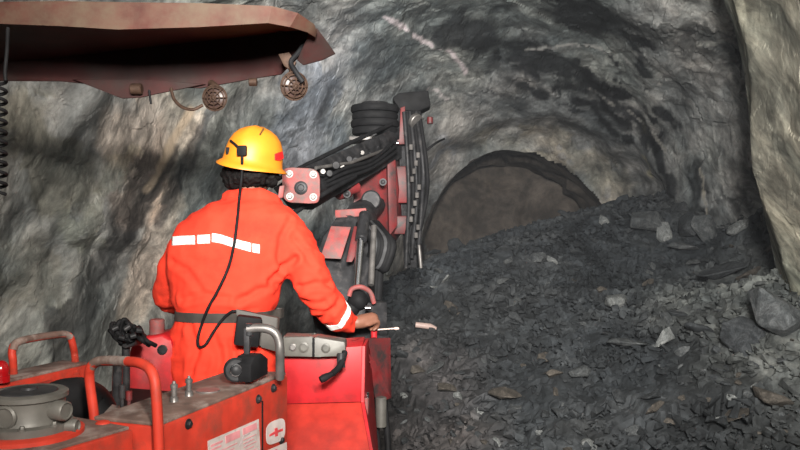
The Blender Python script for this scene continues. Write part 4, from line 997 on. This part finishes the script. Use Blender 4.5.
def patch(name, mid, half, mat, parent, lift=.004, thick=.004):
    """strip of cloth laid on the coverall along picture points"""
    bm = B(); A, Bv, A2_, B2_ = [], [], [], []
    for (px, py), hh in zip(mid, half if isinstance(half, list) else [half] * len(mid)):
        a, na = on_back(px, py - hh) ; b, nb = on_back(px, py + hh)
        if a is None or b is None: continue
        A.append(bm.verts.new(a + na * lift)); Bv.append(bm.verts.new(b + nb * lift)); A2_.append(bm.verts.new(a - na * thick)); B2_.append(bm.verts.new(b - nb * thick))
    for i in range(len(A) - 1):
        bm.faces.new((A[i], A[i + 1], Bv[i + 1], Bv[i])); bm.faces.new((A[i], A2_[i], A2_[i + 1], A[i + 1])); bm.faces.new((Bv[i], Bv[i + 1], B2_[i + 1], B2_[i]))
    for i in (0, -1): bm.faces.new((A[i], Bv[i], B2_[i], A2_[i]))
    return obj(name, bm, mat, parent, angle=180)
def line(pts, n=8):
    out = []
    for (a, b), (c, d) in zip(pts, pts[1:]):
        for k in range(n): out.append((a + (c - a) * k / n, b + (d - b) * k / n))
    return out + [pts[-1]]
for seg_ in ([(169.5, 241.5), (181, 240.5), (195, 240)], [(197.5, 239.5), (210, 239)], [(212, 237.5), (221, 239), (233, 243)], [(234, 243), (247, 246.5), (251, 247.5)], [(252.5, 248), (259.5, 249)]):
    patch('reflective_stripe', line(seg_), 4.3, 'reflect', cover)
# cuff stripe wraps the sleeve
bm = B()
def ring_on_sleeve(c, d, off, n=28):
    a, b, d = frame(d); out = []
    for k in range(n):
        e = a * math.cos(2 * PI * k / n) + b * math.sin(2 * PI * k / n)
        h = cover_bvh.ray_cast(c + e * .2, -e, .2); r = (h[0] - c).length if h[0] is not None else .06
        out.append(c + e * (min(r, .085) + off))
    return out
dv_ = (at(352, 323, 3.565) - at(332, 309, 3.49)).normalized(); cw = at(336, 315.5, 3.505)
r1, r2 = ring_on_sleeve(cw - dv_ * .014, dv_, .004), ring_on_sleeve(cw + dv_ * .014, dv_, .004)
r3, r4 = ring_on_sleeve(cw - dv_ * .014, dv_, -.004), ring_on_sleeve(cw + dv_ * .014, dv_, -.004)
R4 = [[bm.verts.new(p) for p in r] for r in (r1, r2, r4, r3)]
for i in range(4):
    q_, s_ = R4[i], R4[(i + 1) % 4]
    for k in range(28): bm.faces.new((q_[k], q_[(k + 1) % 28], s_[(k + 1) % 28], s_[k]))
obj('cuff_stripe', bm, 'reflect', cover)
# belt
def belt_ring(py_c, half, off):
    c = at(225, py_c, 3.39); d = UP; out = []
    lo, hi = [], []
    for k in range(64):
        e = V((math.cos(2 * PI * k / 64), math.sin(2 * PI * k / 64), 0))
        for lst, dz in ((lo, -half), (hi, half)):
            cc_ = c + UP * dz; rr = .18
            h = None
            o_ = cc_ + e * .45
            h = cover_bvh.ray_cast(o_, -e, .45)
            rr = (h[0] - cc_).length if h[0] is not None else .18
            rr = min(rr, abs(.218 * e.x) + abs(.16 * e.y))
            lst.append(cc_ + e * (rr + off))
    return lo, hi
bm = B(); lo, hi = belt_ring(314.5, .021, .006); lo2, hi2 = belt_ring(314.5, .021, -.004)
RR = [[bm.verts.new(p) for p in r] for r in (lo, hi, hi2, lo2)]
for i in range(4):
    q_, s_ = RR[i], RR[(i + 1) % 4]
    for k in range(64): bm.faces.new((q_[k], q_[(k + 1) % 64], s_[(k + 1) % 64], s_[k]))
belt = obj('belt', bm, 'belt', person)
bm = B(); mk_box(bm, at(248, 331, 3.20), V((.050, .012, -.008)), V((-.006, .030, 0)), V((.008, 0, .062)), .01); obj('lamp_battery', bm, 'black', belt)
bm = B(); mk_prism(bm, [at(235, 309, 3.235), at(278, 318, 3.26), at(276, 352, 3.27), at(262, 348, 3.25), at(238, 330, 3.235)], V((0.005, .03, 0)), .006); obj('pouch', bm, 'belt', belt)
# head, neck, hands, and the body beneath the cloth: one continuous skin
HC_ = at(254, 166, 3.50)
yaw = math.radians(-30)
fwd = V((-math.sin(yaw), math.cos(yaw), -.12)).normalized(); rgt = fwd.cross(UP).normalized(); hup = rgt.cross(fwd).normalized()
def hd(r, f, u): return HC_ + rgt * r + fwd * f + hup * u
bm = B(); ring_loft(bm, torso_rings(.034))
limb(bm, ARM_R, [.066, .070, .064, .054, .046, .034]); limb(bm, ARM_L, [.054, .056, .052, .048, .040, .032])
for h, dx in ((hipL, -.03), (hipR, .03)): limb(bm, leg_pts(h, dx), [.085, .074, .052])
limb(bm, [at(252, 208, 3.45), hd(0, -.02, -.10), hd(0, -.01, -.05)], [.064, .060, .062])
mk_ellipsoid(bm, hd(0, -.012, .03), rgt * .078, fwd * .098, hup * .098); mk_ellipsoid(bm, hd(0, .032, -.045), rgt * .060, fwd * .066, hup * .082)
mk_ellipsoid(bm, hd(0, .052, -.100), rgt * .030, fwd * .030, hup * .022)
mk_prism(bm, [hd(-.010, .088, .015), hd(.010, .088, .015), hd(.017, .100, -.038), hd(0, .122, -.034), hd(-.017, .100, -.038)], fwd * -.03)
for s in (-1, 1):
    mk_ellipsoid(bm, hd(.080 * s, -.005, -.015), rgt * .010, fwd * .020, hup * .032); mk_ellipsoid(bm, hd(.030 * s, .078, .018), rgt * .024, fwd * .014, hup * .008)
    mk_ellipsoid(bm, hd(.038 * s, .070, -.035), rgt * .022, fwd * .02, hup * .022)
def hand(bm, wrist, palm_dir, back, side, curl=1.0):
    """palm, four unequal bent fingers and a side thumb closing round a grip"""
    d, n, s = V(palm_dir).normalized(), V(back).normalized(), V(side).normalized()
    limb(bm, [wrist, wrist + d * .03, wrist + d * .085], [.030, .034, .032], 14)
    mk_ellipsoid(bm, wrist + d * .055, d * .050, s * .042, n * .021)
    for k, (o, L) in enumerate(((.030, .072), (.010, .080), (-.010, .075), (-.029, .060))):
        b0_ = wrist + d * .085 + s * o; P_ = [b0_ - d * .02, b0_ + d * .012 + n * .004]
        p = P_[-1]; ang = 0.35
        for fr_ in (.42, .32, .26):
            ang += .75 * curl; p = p + (d * math.cos(ang) - n * math.sin(ang)) * L * fr_; P_.append(p)
        limb(bm, P_, [.0105, .0105, .0098, .009, .0078], 10)
    t0 = wrist + d * .025 + s * .030
    limb(bm, [t0, t0 + d * .02 + s * .022 - n * .016, t0 + d * .042 + s * .020 - n * .036, t0 + d * .055 + s * .004 - n * .046], [.014, .0125, .011, .009], 10)
dr = (at(369, 322, 3.60) - at(354, 324, 3.57)).normalized()
hand(bm, at(357, 322.5, 3.56), (.80, .58, .12), (.25, -.45, .85), (-.50, .72, .48))
hand(bm, at(195, 306, 3.81), (.2, .95, .05), (0, -.05, 1), (.95, -.2, 0))
me = voxel(bm, .0055, 3)
body = obj('body', me, 'skin', person, angle=180)
for s in (-1, 1):
    bm = B(); mk_ellipsoid(bm, hd(.030 * s, .078, .004), rgt * .013, fwd * .010, hup * .009, 14, 10); e_ = obj('eye', bm, 'eye', person)
    bm = B(); mk_ellipsoid(bm, hd(.030 * s, .087, .004), rgt * .006, fwd * .003, hup * .006, 12, 8); obj('iris', bm, 'black', e_)
bm = B(); mk_ellipsoid(bm, hd(0, .090, -.068), rgt * .024, fwd * .008, hup * .008); obj('mouth', bm, 'lip', person)
# boots
for h, dx in ((hipL, -.045), (hipR, .045)):
    p = V((h.x + dx, h.y, PLAT)); bm = B()
    limb(bm, [p + UP * .26, p + UP * .12, p + UP * .075], [.075, .068, .068]); mk_ellipsoid(bm, p + V((0, .09, .05)), V((.052, 0, 0)), V((0, .13, 0)), UP * .05)
    mk_box(bm, p + V((0, .06, .015)), V((.05, 0, 0)), V((0, .15, 0)), UP * .015, .005)
    obj('boot', voxel(bm, .01, 3), 'boot', person, angle=180)
# hair: bushy at the nape
bm = B()
mk_ellipsoid(bm, hd(0, -.035, .00), rgt * .112, fwd * .100, hup * .105); mk_ellipsoid(bm, hd(0, -.055, -.055), rgt * .118, fwd * .072, hup * .062); mk_ellipsoid(bm, hd(-.02, -.05, -.07), rgt * .100, fwd * .066, hup * .056)
mk_ellipsoid(bm, hd(-.035, -.04, -.045), rgt * .108, fwd * .075, hup * .066); mk_ellipsoid(bm, hd(.085, .02, -.04), rgt * .034, fwd * .045, hup * .060); mk_ellipsoid(bm, hd(-.085, .02, -.04), rgt * .034, fwd * .045, hup * .05)
me = voxel(bm, .008, 3)
n = len(me.vertices); c3 = np.empty(n * 3, np.float32); me.vertices.foreach_get('co', c3); c3 = c3.reshape(-1, 3).astype(float)
n3 = np.empty(n * 3, np.float32); me.vertices.foreach_get('normal', n3); n3 = n3.reshape(-1, 3)
me.vertices.foreach_set('co', (c3 + n3 * (.010 * fbm(c3 * 38, 3))[:, None]).astype(np.float32).ravel()); me.update()
obj('hair', me, 'hair', person, angle=180)
# hard hat
roll = Matrix.Rotation(math.radians(11), 3, V((0, 1, 0))) @ Matrix.Rotation(math.radians(4), 3, V((1, 0, 0)))
hu = roll @ UP; hf = roll @ V((.30, .95, 0)).normalized(); hr_ = hf.cross(hu).normalized()
HB = at(252.5, 165, 3.49)     # middle of the brim
def hat(r, f, u): return HB + hr_ * r + hf * f + hu * u
bm = B(); seg, prof = 48, [(1.20, -.012), (1.20, -.007), (1.10, .000), (1.02, .008), (.995, .030), (.97, .060), (.91, .095), (.80, .125), (.63, .150), (.42, .166), (.2, .173), (0, .175)]
rings = []
for s, u in prof:
    if s == 0: rings.append([bm.verts.new(hat(0, 0, u))]); continue
    row = []
    for k in range(seg):
        t = 2 * PI * k / seg; x, y = math.cos(t), math.sin(t)
        ext = 1.0 + (.12 * max(0, y) ** 3 if s > 1.05 else 0)
        ridge = .006 * math.exp(-(x * s / .16) ** 2) if s < .98 else 0
        drop = -.012 * y * y if s > 1.15 else 0
        row.append(bm.verts.new(hat(.128 * s * x, .150 * s * y * ext, u + ridge + drop)))
    rings.append(row)
for q_, s_ in zip(rings, rings[1:]):
    for k in range(seg):
        l = (k + 1) % seg
        bm.faces.new((q_[k], q_[l], s_[0])) if len(s_) == 1 else bm.faces.new((q_[k], q_[l], s_[l], s_[k]))
inner = [bm.verts.new(hat(.122 * math.cos(2 * PI * k / seg), .143 * math.sin(2 * PI * k / seg), -.006)) for k in range(seg)]
for k in range(seg): bm.faces.new((rings[0][k], inner[k], inner[(k + 1) % seg], rings[0][(k + 1) % seg]))
bmesh.ops.recalc_face_normals(bm, faces=bm.faces[:]); bm.normal_update()
hatv = BVHTree.FromBMesh(bm)
hh_ = obj('hard_hat', bm, 'hat', person, angle=50, label='yellow hard hat with full brim')
def on_hat(px, py):
    h = hatv.ray_cast(EYE, ray(px, py))
    if h[0] is not None and h[1].dot(ray(px, py)) > 0: h = (h[0], -h[1])
    return (h[0], h[1]) if h[0] is not None else (at(px, py, 3.36), V((0, -1, 0)))
p, nn = on_hat(242.5, 151)
bm = B(); a_, b_, _ = frame(V((-.15, -1, 0))); mk_box(bm, p + V((0, -.012, 0)), V((.021, -.003, 0)), V((0, .016, 0)), V((0, 0, .022)), .004); clip = obj('lamp_cord_clip', bm, 'black', hh_)
bm = B(); mk_tube(bm, [on_hat(241, 150)[0] + V((0, -.012, 0)), on_hat(236, 145)[0] + V((0, -.008, 0)), on_hat(231, 141)[0] + V((0, -.006, 0))], .006, 8); obj('clip_strap', bm, 'black', hh_)
p, nn = on_hat(228, 151); bm = B(); mk_box(bm, p, V((.008, 0, 0)), V((0, .008, 0)), UP * .016, .002); obj('side_clip', bm, 'black', hh_)
def hat_decal(name, cs, mat):
    bm = B(); vs = []
    for c in cs:
        p, nn = on_hat(*c); vs.append((p + nn * .006, p - nn * .004))
    t_ = [bm.verts.new(a) for a, b in vs]; u_ = [bm.verts.new(b) for a, b in vs]
    bm.faces.new(t_); bm.faces.new(u_[::-1]); m_ = len(t_)
    for k in range(m_): bm.faces.new((t_[k], t_[(k + 1) % m_], u_[(k + 1) % m_], u_[k]))
    obj(name, bm, mat, hh_, smooth=False)
hat_decal('red_sticker', [(274.5, 154), (278, 152.5), (281.5, 151.5), (282.5, 158), (278.5, 160.5), (274.5, 160)], 'sticker')
hat_decal('scuff_mark', [(262.5, 129), (264, 130), (260.5, 135.5), (259, 135)], 'scuff')
bm = B(); c = at(281.5, 192, 3.44); mk_box(bm, c, V((.011, .004, .002)), V((0, .012, 0)), V((.004, 0, .028)), .004); obj('ear_tag', bm, 'pink', hh_)
# lamp cord down the back
cp = [p_ for p_ in [(243, 155), (242, 170), (241, 184), (240, 198), (238.5, 215), (236.5, 232), (234.5, 246), (229, 268), (219, 290), (209, 308), (202, 326), (198.5, 340), (200, 347), (206, 345), (213, 334), (222, 321), (232, 312), (240, 312)]]
cpts = []
for i, (px, py) in enumerate(cp):
    if i == 0: q = on_hat(243, 153)[0] + V((0, -.02, 0))
    elif py < 196: q = at(px, py, 3.335 - .002 * i)
    else:
        h, nn = on_back(px, py)
        q = (h + V((0, -.013, .002))) if h is not None else at(px, py, 3.25)
    cpts.append(q)
bm = B(); mk_tube(bm, spline(cpts, 6), .0062, 10); obj('lamp_cord', bm, 'black', person)

# ================================================================== LIGHT
def light(kind, name, loc, target, energy, col, size=0.3, spot=None, blend=.5):
    l = bpy.data.lights.new(name, kind); l.energy = energy; l.color = col
    if kind == 'AREA': l.shape = 'DISK'; l.size = size
    elif kind != 'SUN': l.shadow_soft_size = size
    if spot: l.spot_size = math.radians(spot); l.spot_blend = blend
    o = bpy.data.objects.new(name, l); COL.objects.link(o); o.location = loc
    o.rotation_euler = (V(target) - V(loc)).to_track_quat('-Z', 'Y').to_euler(); return o
light('SPOT', 'video_lamp', (0.75, -1.3, 2.75), (-0.5, 3.4, 1.75), 345, (1.0, .93, .84), .08, 60, .8)
light('SPOT', 'left_flood', (0.5, -0.8, 2.8), (-1.9, 6.5, 2.0), 760, (1.0, .93, .835), .12, 62, .9)
light('SPOT', 'right_fill', (0.0, -0.9, 2.6), (1.9, 8.0, 3.0), 2600, (1.0, .985, .94), .25, 75, .9)  # unseen spot above the camera, added to brighten back wall and recess
light('SPOT', 'cool_fill', (-0.55, 6.3, 3.1), (0.6, 9.6, 2.2), 60, (.80, .88, 1.0), .08, 120, .9)  # unseen cool spot off the rig, added for the bluish tint
light('AREA', 'back_fill', (0.2, -1.6, 3.2), (0, 6, 2.0), 120, (1.0, .95, .88), 1.6)  # unseen area light behind the camera, added as fill
# drilling dust hanging in the air
m = bpy.data.materials.new('dust_haze'); m.use_nodes = True; t = m.node_tree; t.nodes.clear()
vs_ = t.nodes.new('ShaderNodeVolumeScatter'); vs_.inputs['Density'].default_value = 0.016; vs_.inputs['Color'].default_value = (.80, .84, .92, 1); vs_.inputs['Anisotropy'].default_value = 0.2
mo = t.nodes.new('ShaderNodeOutputMaterial'); t.links.new(vs_.outputs[0], mo.inputs['Volume']); M['haze'] = m
bm = B(); mk_box(bm, V((0.2, 7.4, 2.0)), V((3.6, 0, 0)), V((0, 4.0, 0)), UP * 2.4)
props(obj('dust_haze', bm, 'haze', None, smooth=False), 'thin dust haze hanging in the tunnel air beyond the drilling machine', 'haze', None, 'stuff')
w = bpy.data.worlds.new('world'); SC.world = w; w.use_nodes = True
w.node_tree.nodes['Background'].inputs[0].default_value = (.02, .02, .022, 1)
SC.view_settings.view_transform = 'Standard'; SC.view_settings.look = 'None'; SC.view_settings.gamma = 1; SC.view_settings.use_curve_mapping = False
SC.view_settings.exposure = 0.0
SC.cycles.use_denoising = True
